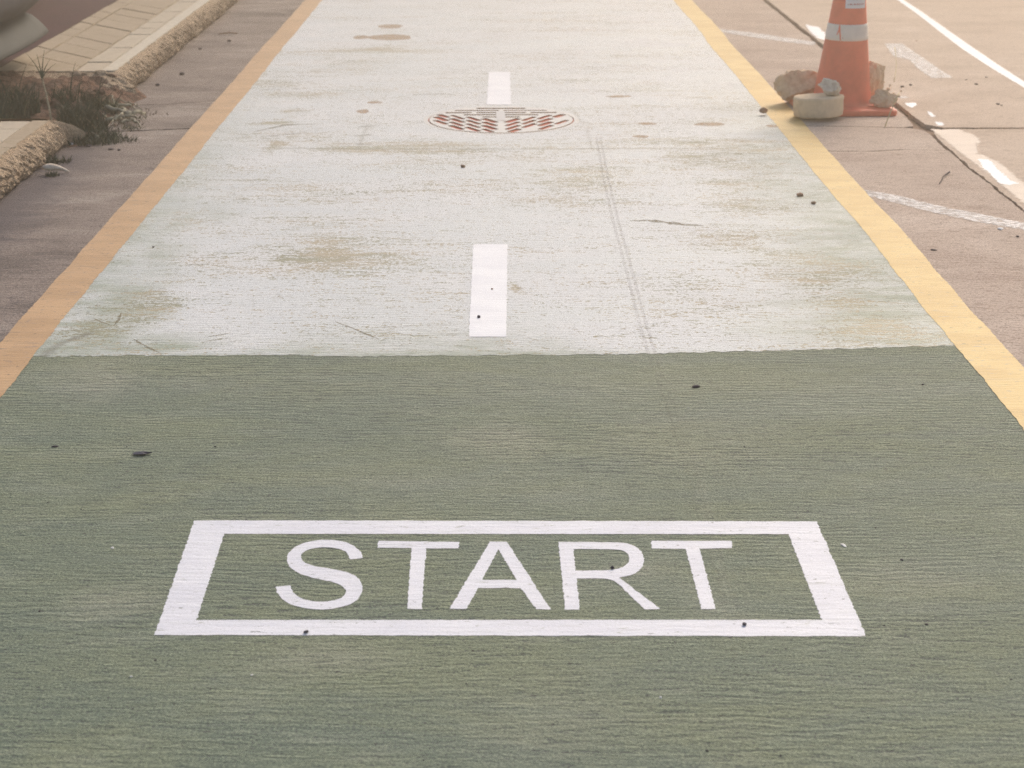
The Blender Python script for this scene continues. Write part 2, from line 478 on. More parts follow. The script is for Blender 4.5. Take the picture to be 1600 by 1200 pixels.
slab([(RX, 8.14), (JX - .09, 8.065), (JX - .03, 8.10), (JX - .012, 8.35), (JX - .015, 20), (RX, 20)], M['right'], 7, 0.008)
slab([(JX + .002, -2.5), (8, -2.5), (8, 8.0), (2.6, 8.02), (JX + .09, 8.02), (JX + .03, 7.93), (JX + .002, 7.6)], M['smooth'], 8, 0.009)
slab([(JX + .03, 8.14), (JX + .1, 8.055), (2.6, 8.055), (8, 8.04), (8, 20), (JX + .004, 20)], M['smooth'], 9, 0.009)

# ------------------------------------------------------------------ painted lane sheets with wear attributes
def grid_sheet(name, x0, x1, y0, y1, step, z, mat, fields, edge=None, parent=None):
    nx, ny = int((x1 - x0) / step) + 1, int((y1 - y0) / step) + 1
    X, Y = np.meshgrid(np.linspace(x0, x1, nx), np.linspace(y0, y1, ny))
    Z = np.full_like(X, z)
    if edge is not None:
        X, Y = edge(X, Y)
    co = np.stack([X, Y, Z], -1).reshape(-1, 3).astype(np.float32)
    idx = np.arange(nx * ny).reshape(ny, nx)
    q = np.stack([idx[:-1, :-1], idx[:-1, 1:], idx[1:, 1:], idx[1:, :-1]], -1).reshape(-1, 4)
    cxy = (co[q[:, 0]] + co[q[:, 2]]) / 2
    keep = np.hypot(cxy[:, 0] - GR[0], cxy[:, 1] - GR[1]) > 0.352
    q = q[keep]
    me = bpy.data.meshes.new(name)
    me.vertices.add(len(co)); me.vertices.foreach_set('co', co.ravel())
    me.loops.add(q.size); me.loops.foreach_set('vertex_index', q.ravel().astype(np.int32))
    me.polygons.add(len(q)); me.polygons.foreach_set('loop_start', np.arange(0, q.size, 4, dtype=np.int32))
    me.update(calc_edges=True)
    for k, f in fields.items():
        a = me.attributes.new(k, 'FLOAT', 'POINT')
        a.data.foreach_set('value', np.clip(f(X, Y), 0, 1).astype(np.float32).ravel())
    return obj_from(name, me, mat, parent)

rs = np.random.RandomState(3)
def vnoise(X, Y, sx, sy, seed):
    """smooth value noise"""
    r = np.random.RandomState(seed).rand(256, 256)
    u, v = X * sx + 100, Y * sy + 100
    i, j = np.floor(u).astype(int), np.floor(v).astype(int)
    fu, fv = u - i, v - j
    fu, fv = fu * fu * (3 - 2 * fu), fv * fv * (3 - 2 * fv)
    g00, g10 = r[i % 256, j % 256], r[(i + 1) % 256, j % 256]
    g01, g11 = r[i % 256, (j + 1) % 256], r[(i + 1) % 256, (j + 1) % 256]
    return (g00 * (1 - fu) + g10 * fu) * (1 - fv) + (g01 * (1 - fu) + g11 * fu) * fv

def blob(X, Y, px, py, rx, ry, k, pw=2.0):
    """soft-edged worn patch given in photo pixels"""
    cx, cy = P(px, py)
    ax = abs(P(px + rx, py)[0] - cx)
    ay = (P(px, py - ry)[1] - P(px, py + ry)[1]) / 2
    wx = X + 0.05 * (vnoise(X, Y, 6, 6, 4) - .5) * 2
    wy = Y + 0.05 * (vnoise(X, Y, 6, 6, 5) - .5) * 2
    d = ((wx - cx) / ax) ** 2 + ((wy - cy) / ay) ** 2
    return k * np.exp(-d * 0.9) if pw == 2.0 else k * np.clip(1.6 - d, 0, 1)

def stroke(X, Y, pts, w, k):
    out = np.zeros_like(X)
    q = [P(*p) for p in pts]
    for (ax, ay), (bx, by) in zip(q[:-1], q[1:]):
        L = (bx - ax) ** 2 + (by - ay) ** 2
        t = np.clip(((X - ax) * (bx - ax) + (Y - ay) * (by - ay)) / L, 0, 1)
        d = np.hypot(X - ax - t * (bx - ax), Y - ay - t * (by - ay))
        brk = 0.4 + 0.9 * vnoise(X, Y, 30, 30, 8)
        out = np.maximum(out, k * np.clip(1.3 - d / (w * brk), 0, 1))
    return out

WEAR = [(520, 395, 110, 32, .75), (480, 350, 140, 16, .3), (430, 228, 16, 9, .8), (620, 228, 120, 10, .75), (480, 215, 100, 14, .35),
        (560, 195, 60, 8, .3), (470, 290, 90, 12, .25), (680, 235, 100, 8, .5), (400, 285, 40, 4, .6), (640, 255, 100, 10, .3),
        (550, 95, 90, 16, .30), (600, 80, 90, 4, .5), (400, 130, 60, 8, .5), (700, 120, 80, 14, .25), (480, 150, 60, 8, .3),
        (420, 195, 40, 3, .8), (470, 176, 30, 3, .6), (920, 275, 80, 26, .55), (860, 310, 60, 12, .4), (980, 255, 60, 8, .3),
        (1090, 250, 60, 10, .7), (1130, 262, 60, 8, .45), (1060, 265, 30, 8, .4), (1150, 290, 60, 14, .5), (1180, 325, 60, 12, .75), (1210, 325, 80, 4, .6),
        (1060, 225, 100, 8, .5), (1150, 230, 90, 10, .4), (1220, 190, 40, 16, .5), (1105, 190, 60, 5, .35), (1140, 372, 70, 22, .5),
        (1290, 440, 90, 30, .60), (1240, 400, 50, 20, .5), (1370, 520, 110, 26, .75), (1310, 480, 60, 20, .6), (1430, 540, 80, 10, .6),
        (1300, 540, 80, 10, .4), (805, 451, 11, 6, 1.0), (1150, 170, 80, 12, .25), (1000, 140, 90, 8, .2),
        (840, 240, 60, 16, .3), (700, 290, 120, 12, .28), (560, 520, 120, 20, .25), (340, 415, 60, 20, .4), (300, 345, 60, 12, .4),
        (230, 480, 40, 40, .5), (150, 520, 60, 20, .5), (640, 460, 160, 20, .22), (1200, 410, 30, 60, .3), (1120, 470, 120, 30, .25),
        (900, 40, 160, 12, .12), (980, 90, 130, 6, .2)]
GREEN = [(120, 540, 90, 40, 1.0), (180, 480, 60, 45, .8), (240, 400, 40, 50, .55), (270, 350, 30, 30, .45), (250, 540, 90, 20, .6),
         (1400, 500, 140, 70, .85), (1330, 400, 110, 70, .65), (1250, 310, 70, 60, .5), (1480, 545, 90, 20, .8), (1200, 250, 60, 40, .4),
         (1240, 520, 80, 30, .45), (340, 330, 40, 30, .25), (1180, 180, 40, 20, .3)]
def f_wear(X, Y):
    w = np.zeros_like(X)
    for b in WEAR:
        w = np.maximum(w, blob(X, Y, *b))
    w *= 1.2 * (0.55 + 0.75 * vnoise(X, Y, 7, 16, 21))
    w += 0.30 * vnoise(X, Y, 3, 14, 22) ** 2 * np.clip((Y - 5) / 2, 0.3, 1)
    return w
def f_scr(X, Y):
    w = np.zeros_like(X)
    for pts, wd, k in [([(60, 562), (100, 535), (140, 522)], .02, .7), ([(440, 232), (620, 234), (940, 233), (1120, 232)], .014, .5),
                       ([(560, 235), (568, 210), (575, 195)], .012, .4), ([(560, 226), (575, 226)], .02, .7), ([(560, 213), (576, 211)], .02, .7),
                       ([(565, 199), (577, 198)], .025, .7), ([(925, 232), (918, 205), (890, 165)], .008, .3)]:
        w = np.maximum(w, stroke(X, Y, pts, wd, k))
    return w
def f_green(X, Y):
    w = np.zeros_like(X)
    for b in GREEN:
        w = np.maximum(w, blob(X, Y, *b))
    # thin coat along both yellow lines
    w = np.maximum(w, np.clip((np.abs(X + 0.05) - 0.98) / 0.30, 0, 1) * 0.62 * np.clip((10 - Y) / 4, 0, 1))
    w = 1.5 * w * (0.6 + 0.7 * vnoise(X, Y, 8, 22, 31))
    bd = np.exp(-np.clip(Y - START_Y, 0, 9) / (0.02 + 0.16 * vnoise(X, X * 0, 2.2, 1, 33) ** 2)) * (0.55 + 0.9 * vnoise(X, Y, 22, 40, 34))
    return np.maximum(w, bd)

def scratch(pts, w, seed):
    q = [P(*p) for p in pts]
    line = []
    for (ax, ay), (bx, by) in zip(q[:-1], q[1:]):
        n = max(2, int(math.hypot(bx - ax, by - ay) / .006))
        line += [(ax + (bx - ax) * k / n, ay + (by - ay) * k / n) for k in range(n)]
    line.append(q[-1])
    L, Rr = [], []
    for i, (x, y) in enumerate(line):
        t = i / (len(line) - 1)
        a, b = line[max(0, i - 1)], line[min(len(line) - 1, i + 1)]
        dx, dy = b[0] - a[0], b[1] - a[1]
        m = math.hypot(dx, dy)
        hw = w * .36 * (math.sin(math.pi * min(1, t * .96 + .02)) ** .6) * (0.55 + 0.9 * abs(nz(x * 60, y * 60, seed)) + .5 * nz(x * 22, y * 22, seed + 3))
        ox = 0.004 * nz(x * 25, y * 25, seed)
        L.append((x - dy / m * hw + ox, y + dx / m * hw)); Rr.append((x + dy / m * hw + ox, y - dx / m * hw))
    V = [(x, y, 0.0020) for x, y in L + Rr]
    n = len(line)
    F = [(n + i, n + i + 1, i + 1, i) for i in range(n - 1)]
    return mesh_obj('scratch', V, F, M['scratch'], lane)

START_Y = P(700, 556)[1]
def edge_w(X, Y):
    base = START_Y + 0.012 * (vnoise(X, X * 0, 3, 1, 51) - .5) + np.clip(X - 0.2, 0, 2) * 0.075
    j = 0.008 * (vnoise(X, X * 0, 25, 1, 52) - .5) + 0.014 * (vnoise(X, X * 0, 90, 1, 53) - .5)
    Y2 = base + j + (Y - START_Y) * (20 - base) / (20 - START_Y)
    ex = 0.004 * (vnoise(X * 0 + np.sign(X), Y2, 1, 60, 54) - .5)
    return X + ex, Y2
lane = grid_sheet('white_lane_paint', -1.296, 1.298, START_Y, 20.0, 0.0135, 0.0017, M['worn'],
                  {'wear': f_wear, 'green': f_green, 'wet': f_scr}, edge_w)
tag(lane, kind='structure')
for k, (pts, w) in enumerate([([(145, 498), (160, 504), (175, 510)], .010), ([(208, 530), (225, 541), (240, 548), (255, 554)], .014), ([(190, 488), (186, 500), (178, 510)], .016),
                       ([(205, 533), (225, 532), (248, 529)], .008), ([(985, 346), (1010, 345), (1040, 348), (1070, 352), (1100, 353)], .055), ([(523, 503), (556, 516), (592, 531)], .016),
                       ([(575, 513), (640, 510), (730, 508)], .006), ([(698, 523), (732, 523)], .010), ([(635, 149), (690, 147), (712, 149)], .030), ([(315, 536), (345, 530), (364, 529)], .008),
                       ([(325, 527), (345, 524), (360, 521)], .012), ([(378, 524), (392, 521)], .008), ([(395, 207), (445, 196), (500, 194)], .040), ([(400, 215), (480, 208)], .02),
                       ([(405, 141), (440, 140)], .03), ([(455, 139), (470, 140)], .03), ([(285, 415), (330, 413)], .012), ([(380, 283), (420, 281)], .020), ([(1120, 240), (1195, 241)], .016),
                       ([(1060, 222), (1110, 223)], .02), ([(900, 233), (945, 232)], .02), ([(1230, 186), (1245, 187)], .03)]):
    scratch(pts, w, k)

def f_gwear(X, Y):
    w = np.zeros_like(X)
    for b in [(780, 690, 60, 24, .7), (900, 600, 420, 34, .35), (1240, 600, 260, 22, .3), (1080, 680, 120, 60, .35), (1420, 920, 120, 40, .45),
              (990, 890, 60, 24, .6), (190, 940, 60, 26, .6), (130, 590, 80, 30, .7), (700, 760, 300, 40, .25), (840, 1120, 120, 60, .3),
              (320, 600, 160, 24, .3), (500, 1030, 80, 20, .4), (1130, 940, 60, 30, .5)]:
        w = np.maximum(w, blob(X, Y, *b))
    for pts in [[(1030, 560), (1060, 640), (1090, 740), (1130, 900), (1150, 975)]]:
        w = np.maximum(w, stroke(X, Y, pts, .016, .35))
    return w * (0.55 + 0.8 * vnoise(X, Y, 9, 30, 41))
gp = grid_sheet('green_start_paint', -1.296, 1.298, -2.4, START_Y + 0.15, 0.0135, 0.0012, M['green'], {'wear': f_gwear})
tag(gp, kind='structure')

# ------------------------------------------------------------------ yellow edge lines
def line_obj(x0, x1, label, mat, seed, bulge):
    pts = [(x0, -2.4), (x1, -2.4), (x1, 20), (x0, 20)]
    pp = []
    for x, y in dense(pts, 0.01):
        w = 0.010 * nz(y * 0.9, seed) + 0.005 * nz(y * 5, x, seed + 4)
        pp.append((x + w + 0.003 * nz(y * 45, x * 5, seed), y))
    o = sheet('edge_line', [pp], 0.0025, mat)
    return tag(o, label, 'road line', 'yellow lines along the lane edges')
line_obj(-1.411, -1.286, 'yellow orange painted line on the left edge of the lane by the gutter', M['yellow'], 1, 0)
line_obj(1.288, 1.424, 'bright yellow painted line on the right edge of the lane beside the cone', M['yellow_r'], 9, 0)

# ------------------------------------------------------------------ START marking
ZP = 0.0019
st = empty('start_marking', (0, 0, 0))
tag(st, 'white painted word START inside a white rectangle on the green floor', 'floor marking')
def q6(pts): return px_poly([(220 + x / 2.6667, 780 + y / 2.6667) for x, y in pts], ZP)
def q7(pts): return px_poly([(780 + x / 2.6667, 780 + y / 2.6667) for x, y in pts], ZP)
outer = px_poly([(303.5, 813), (1276, 814.5), (1353.5, 994), (241.5, 992)], ZP)
inner = px_poly([(350.5, 834), (1232, 834.5), (1284, 968.4), (307, 968.6)], ZP)
sheet('border', [rough(outer, .0028, .0016, .004, 1, 110, 26), rough(inner, .0028, .0016, .004, 2, 110, 26)[::-1]], ZP, M['white'], st)
S = [(925, 245), (918, 222), (898, 200), (868, 183), (830, 172), (785, 168), (735, 171), (690, 179), (650, 193), (622, 214), (608, 240),
     (610, 265), (625, 288), (655, 308), (700, 323), (750, 334), (800, 346), (838, 360), (856, 378), (855, 395), (840, 410), (812, 420),
     (775, 427), (735, 427), (700, 422), (665, 412), (642, 395), (628, 375), (624, 358), (562, 364), (568, 390), (585, 412), (612, 432),
     (650, 447), (700, 457), (755, 461), (805, 456), (850, 446), (888, 430), (912, 410), (924, 385), (924, 360), (912, 335), (890, 315),
     (850, 301), (800, 291), (740, 281), (700, 273), (675, 258), (666, 240), (672, 225), (690, 212), (720, 204), (760, 200), (800, 201),
     (830, 207), (855, 220), (866, 236), (870, 250)]
T1 = [(988, 173), (1328, 178), (1326, 205), (1190, 204), (1170, 458), (1110, 457), (1128, 203), (985, 202)]
A_o = [P(702, 951, ZP), P(728.5, 951.5, ZP), P(746.8, 918.7, ZP), P(814.5, 918.7, ZP), P(838, 952, ZP), P(861, 952.5, ZP), P(791.8, 846.4, ZP), P(765.6, 846.4, ZP)]
A_i = [P(778.7, 858, ZP), P(753.2, 906, ZP), P(807, 906, ZP)]
R_o = [(247, 178), (500, 179), (550, 188), (585, 208), (601, 235), (602, 268), (587, 296), (550, 317), (500, 327), (672, 457), (606, 459),
       (490, 345), (460, 333), (430, 329), (322, 330), (335, 460), (274, 460)]
R_i = [(310, 207), (490, 208), (522, 216), (540, 232), (542, 252), (530, 274), (500, 289), (450, 296), (318, 297)]
T2 = [(632, 173), (968, 173), (970, 203), (835, 206), (902, 457), (843, 458), (777, 207), (637, 205)]
for k, loops in enumerate(([chaikin(q6(S), 2)], [q6(T1)], [A_o, A_i], [chaikin(q7(R_o), 2), chaikin(q7(R_i), 2)], [q7(T2)])):
    o = sheet('letter', [rough(l, .0024, .0014, .004, 20 + k, 110, 26) for l in loops], ZP, M['white'], st)
    o['label'] = 'painted capital letter ' + 'START'[k] + (' near the left end' if k == 1 else ' at the right end' if k == 4 else '')

# ------------------------------------------------------------------ centre dashes
def paint(name, pts, label, cat, mat, group=None, z=0.0028, ax=.003, ay=.002, seed=0, step=.006, chk=0):
    pts = px_poly(pts, z)
    if chk: pts = chaikin(pts, chk, 75)
    o = sheet(name, [rough(pts, ax, ay, step, seed)], z, mat)
    return tag(o, label, cat, group)
paint('centre_dash', [(739.5, 381.5), (793, 381.5), (791, 526), (732.5, 526)], 'near white centre dash on the lane below the drain grate',
      'road marking', M['white_far'], 'white dashes along the lane centre', seed=3)
paint('centre_dash', [(764, 112.5), (797.5, 112.5), (798.5, 163.5), (760, 163.5)], 'far white centre dash just above the round drain grate',
      'road marking', M['white_far'], 'white dashes along the lane centre', seed=4, ax=.006)

# ------------------------------------------------------------------ round drain grate, painted over
gt = empty('drain_grate', (GR[0], GR[1], 0))
tag(gt, 'round cast drain grate painted over white with rusty slots', 'drain grate')
ZG = 0.0035
loops = [circle(0, 0, 0.338, 120)]
def slot(cx, cy, ang, ln, w):
    ux, uy = math.cos(ang), math.sin(ang)
    pts = [(-ln / 2, -w / 2), (ln / 2, -w / 2), (ln / 2, w / 2), (-ln / 2, w / 2)]
    pts = [(-ln / 2 + .004, -w / 2), (ln / 2 - .004, -w / 2), (ln / 2, -w / 4), (ln / 2, w / 4), (ln / 2 - .004, w / 2), (-ln / 2 + .004, w / 2), (-ln / 2, w / 4), (-ln / 2, -w / 4)]
    return [(cx + x * ux - y * uy, cy + x * uy + y * ux) for x, y in pts]
rr = random.Random(5)
for sct, bis in enumerate((90, 210, 330)):
    b = R(bis)
    nxv, nyv = math.cos(b), math.sin(b)
    tx, ty = -nyv, nxv
    row = 0
    d = 0.062
    while d < 0.325:
        half = min(d * math.tan(R(57)) - 0.006, math.sqrt(max(0, 0.325 ** 2 - d * d)))
        ln, gap = (0.122, 0.030) if sct else (.24, .02)
        off = (ln + gap) / 2 if row % 2 else 0.0
        k = -6
        while k < 7:
            c = k * (ln + gap) + off
            a0, a1 = max(c - ln / 2, -half), min(c + ln / 2, half)
            k += 1
            if a1 - a0 < 0.03 or (sct and rr.random() < 0.03):
                continue
            m = (a0 + a1) / 2
            w = (0.033 if sct else 0.024) * rr.uniform(.75, 1.1)
            loops.append(slot(nxv * d + tx * m, nyv * d + ty * m, math.atan2(ty, tx), a1 - a0, w)[::-1])
        d += 0.044 if sct else 0.058
        row += 1
t_ = NT('white_paint_over_iron')
n_ = t_.noise((60, 60, 60), 4, .6)
t_.out(t_.mix(t_.ramp(t_.noise((9, 60, 1), 5, .65, off=(3, 3, 3)), .42, .34), (.59, .575, .55), (.47, .38, .27)), .6, t_.bump(n_, .3, .003), .4)
M['grate'] = t_.m
gc = sheet('cover', loops, ZG, M['grate'], gt, 0.004)
gc.data.materials.append(M['grate_side'])
for p in gc.data.polygons:
    if abs(p.normal.z) < 0.5: p.material_index = 1
sheet('frame', [circle(0, 0, 0.366, 120), circle(0, 0, 0.344, 120)[::-1]], 0.0021, M['grate'], gt, 0.0015)
sheet('cavity', [circle(0, 0, 0.36, 48)], -0.0015, M['rust'], gt)
pp = [(P(775, 168)[0] - GR[0], .215), (P(789, 168)[0] - GR[0], .215), (P(790, 190)[0] - GR[0], -.03), (P(776, 190)[0] - GR[0], -.03)]
t_ = NT('grey_white_paint_strip'); t_.out((.56, .54, .53), .6, t_.bump(t_.noise((60, 60, 60), 4, .6), .3, .003)); 
o = sheet('paint_strip', [rough(pp, .004, .004,   .01, 5)], 0.0046, t_.m, gt)
o['label'] = 'greyish strip of paint bridging the slots'

# ------------------------------------------------------------------ white marks on the right hand concrete
G2 = 'white marks on the tan concrete'
LZ = 0.0012
paint('painted_line', [(1396, -10), (1412, 0), (1437, 16), (1467, 37), (1510, 67), (1558, 100), (1600, 127), (1640, 153), (1640, 164), (1600, 137),
                       (1550, 107), (1504, 77), (1460, 43), (1432, 21), (1405, 2), (1388, -10)],
      'long narrow white line crossing the upper right corner', 'road line', M['white_far'], G2, LZ, .006, .006, 11)
paint('painted_line', [(1351, 296), (1400, 305), (1460, 320), (1520, 332), (1600, 348), (1660, 360), (1660, 370), (1600, 359), (1520, 345), (1460, 332), (1400, 317), (1358, 306)],
      'faded white slanting line right of the yellow line, middle right', 'road line', M['faint'], G2, LZ, .008, .008, 12)
paint('painted_line', [(1122, 45), (1170, 50), (1225, 58), (1275, 66), (1272, 71), (1225, 65), (1170, 57), (1126, 50)],
      'faint white slanting line left of the orange cone', 'road line', M['faint'], G2, LZ, .008, .008, 13)
paint('paint_patch', [(1382, 68), (1410, 68), (1430, 82), (1448, 94), (1470, 110), (1489, 121), (1456, 122), (1436, 108), (1420, 93), (1396, 88)],
      'pale translucent slanting paint patch right of the cone', 'paint mark', M['faint'], G2, LZ, .01, .01, 14)
paint('paint_patch', [(1258, 38), (1278, 42), (1290, 52), (1290, 63), (1278, 60), (1266, 50)],
      'bright white paint blot just left of the cone', 'paint mark', M['white_far'], G2, LZ, .02, .02, 15)
paint('paint_patch', [(1528, 248), (1545, 249), (1552, 256), (1556, 262), (1566, 270), (1575, 280), (1593, 287), (1578, 290), (1562, 287), (1552, 277), (1547, 271), (1536, 262)],
      'jagged bright white paint splash by the long joint', 'paint mark', M['white_far'], G2, LZ, .015, .02, 16)
paint('paint_patch', [(1414, 161), (1428, 160), (1434, 164), (1425, 168), (1417, 165)], 'white paint chip nearest the rubble beside the cone', 'paint mark', M['white_far'], G2, LZ, .01, .02, 17)
paint('paint_patch', [(1448, 173), (1456, 176), (1461, 182), (1454, 183)], 'small jagged white paint fleck above the cross joint', 'paint mark', M['white_far'], G2, LZ, .01, .02, 18)
paint('paint_patch', [(1461, 190), (1474, 191), (1473, 196), (1463, 195)], 'pale paint dab touching the cross joint', 'paint mark', M['white_far'], G2, LZ, .01, .02, 19)
paint('paint_patch', [(1402, 150), (1414, 149), (1423, 153), (1408, 154)], 'faint small white dab behind the rubble', 'paint mark', M['faint'], G2, LZ, .01, .02, 20)
paint('cement_patch', [(1455, 202), (1500, 202), (1530, 215), (1525, 240), (1560, 252), (1640, 320), (1640, 338), (1600, 318), (1540, 268), (1500, 238)],
      'pale smooth cement smear along the long joint', 'cement patch', mat_paint('pale_cement', (0.52, 0.42, 0.35), (0.58, 0.48, 0.40), (0.4, .3, .22), .3), None, 0.0007, .02, .03, 21)

# tyre track
def track(pts, z, mat, label, hw=0.0045):
    pts = [P(x, y, z) for x, y in pts]
    V, F = [], []
    for (a, b) in zip(pts[:-1], pts[1:]):
        d = Vector((b[0] - a[0], b[1] - a[1])); L = d.length; d /= L
        n = Vector((-d.y, d.x))
        k = int(L / 0.013)
        for i in range(k):
            p = Vector(a) + d * (i / k * L)
            for sg in (-1, 1):
                c = p + n * (sg * 0.0095)
                h, w = 0.0045, 0.0052
                q = len(V)
                for u, v in ((-h, -w), (-h, w), (h, w), (h, -w)):
                    V.append((c.x + d.x * (u + sg * v * .6) + n.x * v, c.y + d.y * (u + sg * v * .6) + n.y * v, z))
                F.append((q, q + 3, q + 2, q + 1))
    for i, f in enumerate(F):
        a, b, c = (Vector(V[j]) for j in f[:3])
        if (b - a).cross(c - a).z < 0: F[i] = f[::-1]
    o = mesh_obj('tyre_track', V, F, mat)
    tag(o, label, 'tyre track')
track([(935, 215), (948, 285), (962, 345), (985, 430), (1003, 500), (1019, 554)], 0.0022, M['mark'], 'thin double tyre track of small tread marks down the white lane')
track([(1021, 562), (1050, 640), (1075, 720), (1096, 800), (1122, 880), (1146, 965), (1160, 1060)], 0.0016, M['mark2'], 'very faint continuation of the tyre track across the green floor by the last letter T')

# oval oily stains on the white paint
SG = 'brown oval stains on the white lane'
for i, (x, y, w, h, lab) in enumerate([(609, 56, 34, 4.5, 'large flat tan stain in the upper left of the white lane'), (585, 157, 15, 2, 'small reddish stain left above the grate'),
                              (567, 171, 11, 3, 'round brown stain left of the grate'), (565, 56, 14, 3, 'faint tan smudge beside the large stain'), (610, 39, 20, 3, 'pale tan smudge above the large stain'),
                              (1012, 190, 14, 2, 'reddish stain right of the grate, nearest it'), (1110, 191, 24, 2.6, 'long reddish stain in line with the slab joint'),
                              (1000, 210, 13, 2.4, 'brown stain right below the grate'), (1210, 194, 14, 2.2, 'reddish stain touching the right yellow line'), (966, 148, 20, 1.8, 'thin brown streak right above the grate')]):
    c = P(x, y, .011)
    ax = P(x + w, y, .011)[0] - c[0]
    ay = (P(x, y - h, .011)[1] - P(x, y + h, .011)[1]) / 2
    o = sheet('stain', [rough([(c[0] + ax * math.cos(a / 14 * math.pi), c[1] + ay * math.sin(a / 14 * math.pi)) for a in range(28)], .02, .02, .02, i, 9, 9)], 0.0023, M['stain'])
    tag(o, lab, 'stain', SG)

# ------------------------------------------------------------------ sidewalk with kerb on the left
KH = 0.12
def paver_poly(x0, x1, ya, yb, sl, g=0.004):
    return [(x0 + g, ya - sl * (x0) + g), (x1 - g, ya - sl * x1 + g), (x1 - g, yb - sl * x1 - g), (x0 + g, yb - sl * x0 - g)]
def clipY(poly, y0, y1):
    def half(ps, f, inter):
        out = []
        for i in range(len(ps)):
            a, b = ps[i - 1], ps[i]
            if f(a) != f(b): out.append(inter(a, b))
            if f(b): out.append(b)
        return out
    for yy, sgn in ((y0, 1), (y1, -1)):
        poly = half(poly, lambda p: (p[1] - yy) * sgn > 0, lambda a, b: (a[0] + (b[0] - a[0]) * (yy - a[1]) / (b[1] - a[1]), yy))
        if len(poly) < 3: return None
    return poly

def kerb_face(name, y0, y1, mat, parent, seed, cap0=False, cap1=False):
    """rough hand-laid mortar face, battered and slightly undercut, wrapping round the broken ends"""
    path = []
    n = int((y1 - y0) / 0.011)
    for i in range(n + 1):
        y = y0 + (y1 - y0) * i / n
        path.append((-1.945 + 0.012 * nz(y * .8, seed), y, 1.0, 0.0))
    def arc(cx, cy, y_dir):
        out = []
        for k in range(1, 40):
            t = k / 39
            if t < .35:
                a = t / .35 * math.pi / 2
                out.append((cx - .06 + .06 * math.cos(a), cy + y_dir * .06 * math.sin(a), math.cos(a), y_dir * math.sin(a)))
            else:
                out.append((cx - .06 - (t - .35) / .65 * 0.9, cy + y_dir * .06, 0, y_dir))
        return out
    if cap1: path += arc(path[-1][0], path[-1][1], 1)
    if cap0: path = arc(path[0][0], path[0][1], -1)[::-1] + path
    rows = 13
    V, F = [], []
    for x, y, nx, ny in path:
        for j in range(rows):
            t = j / (rows - 1)
            z = KH * (1 - t) + 0.004 * (1 - t) - 0.004
            base = [0, .012, .028, .04, .05, .057, .062, .065, .066, .066, .062, .052, .03][j]
            ext = 1.0 if abs(ny) < .5 else 2.4
            s = y * abs(nx) + x * abs(ny)
            d = 0.010 * nz(s * 16 + z * 22, z * 26, seed) + 0.014 * nz(s * 60 + z * 40, z * 45, seed + 2) + 0.015 * nz(s * 130, z * 100, seed)
            d += 0.018 * nz(s * 3, 2, seed)
            k = min(1, t * 5) * ext
            out_ = base * ext + d * min(1, .25 + t * 3) 
            V.append((x + nx * out_, y + ny * out_, z + 0.004 * nz(s * 40, z * 40, 5) * min(1, t * 4)))
    m = len(path)
    for i in range(m - 1):
        for j in range(rows - 1):
            a = i * rows + j
            F.append((a, a + 1, a + rows + 1, a + rows))
    return mesh_obj(name, V, F, mat, parent)

def sidewalk(y0, y1, cap0, cap1, seed, label):
    root = mesh_obj('sidewalk', [], [], None)
    tag(root, label, kind='structure')
    # bedding
    sheet('bedding', [[(-2.58, y0), (-1.97, y0), (-1.97, y1), (-2.58, y1)]], KH - 0.014, M['bed'], root, 0.12)
    kerb_face('kerb', y0, y1, M['kerb_face'], root, seed, cap0, cap1)
    # smooth kerb nosing in lengths
    y = y0
    rnd = random.Random(seed)
    while y < y1 - .01:
        ye = min(y1, y + 1.0)
        pp = []
        for px, py in dense([(-2.012, y + .002), (-1.938, y + .002), (-1.938, ye - .002), (-2.012, ye - .002)], .012):
            if px > -1.95: px = -1.943 + 0.012 * nz(py * .8, seed) + .010 * nz(py * 14, 3, seed) + .007 * nz(py * 45, 2, seed)
            else: px += .003 * nz(py * 20, 1, seed)
            pp.append((px, py))
        sheet('nosing', [pp], KH + 0.002, M['kerb_top'] if cap0 else M['paver'], root, 0.04)
        y = ye
    # small kerb-side pavers then three columns of slanted pavers
    cols = [(-2.151, -2.018, 0.0, 0.27, 'paver2'), (-2.446, -2.155, 1.12, 0.268, 'paver'), (-2.562, -2.450, 1.12, 0.268, 'paver')]
    for ci, (x0, x1, sl, pitch, mt) in enumerate(cols):
        k0 = int((y0 + sl * x0) / pitch) - 3
        for k in range(k0, k0 + int((y1 - y0) / pitch) + 8):
            off = 0.055 if sl else 0.12
            ya = k * pitch + off
            poly = paver_poly(x0, x1, ya, ya + pitch, sl, 0.0035 if sl else .003)
            poly = clipY(poly, y0 + .003, y1 - .003)
            if not poly: continue
            A = abs(sum(poly[i - 1][0] * poly[i][1] - poly[i][0] * poly[i - 1][1] for i in range(len(poly)))) / 2
            if A < 0.002: continue
            z = KH + rnd.uniform(-.0022, .0016)
            bm = bmesh.new()
            bot = [bm.verts.new((x, yy, KH - .02)) for x, yy in poly]
            cx = sum(p[0] for p in poly) / len(poly); cy = sum(p[1] for p in poly) / len(poly)
            mid = [bm.verts.new((x, yy, z - .003)) for x, yy in poly]
            top = [bm.verts.new((x + (cx - x) * .022, yy + (cy - yy) * .022, z + rnd.uniform(-.0008, .0008))) for x, yy in poly]
            nn = len(poly)
            for a, b in ((bot, mid), (mid, top)):
                for i in range(nn):
                    bm.faces.new((a[i - 1], a[i], b[i], b[i - 1]))
            bm.faces.new(top)
            bmesh.ops.recalc_face_normals(bm, faces=bm.faces)
            bm_obj('paver', bm, M[mt], root)
    return root
sidewalk(9.0, 16.0, True, False, 3, 'tan paved sidewalk with rough mortar kerb beyond the weedy gap')
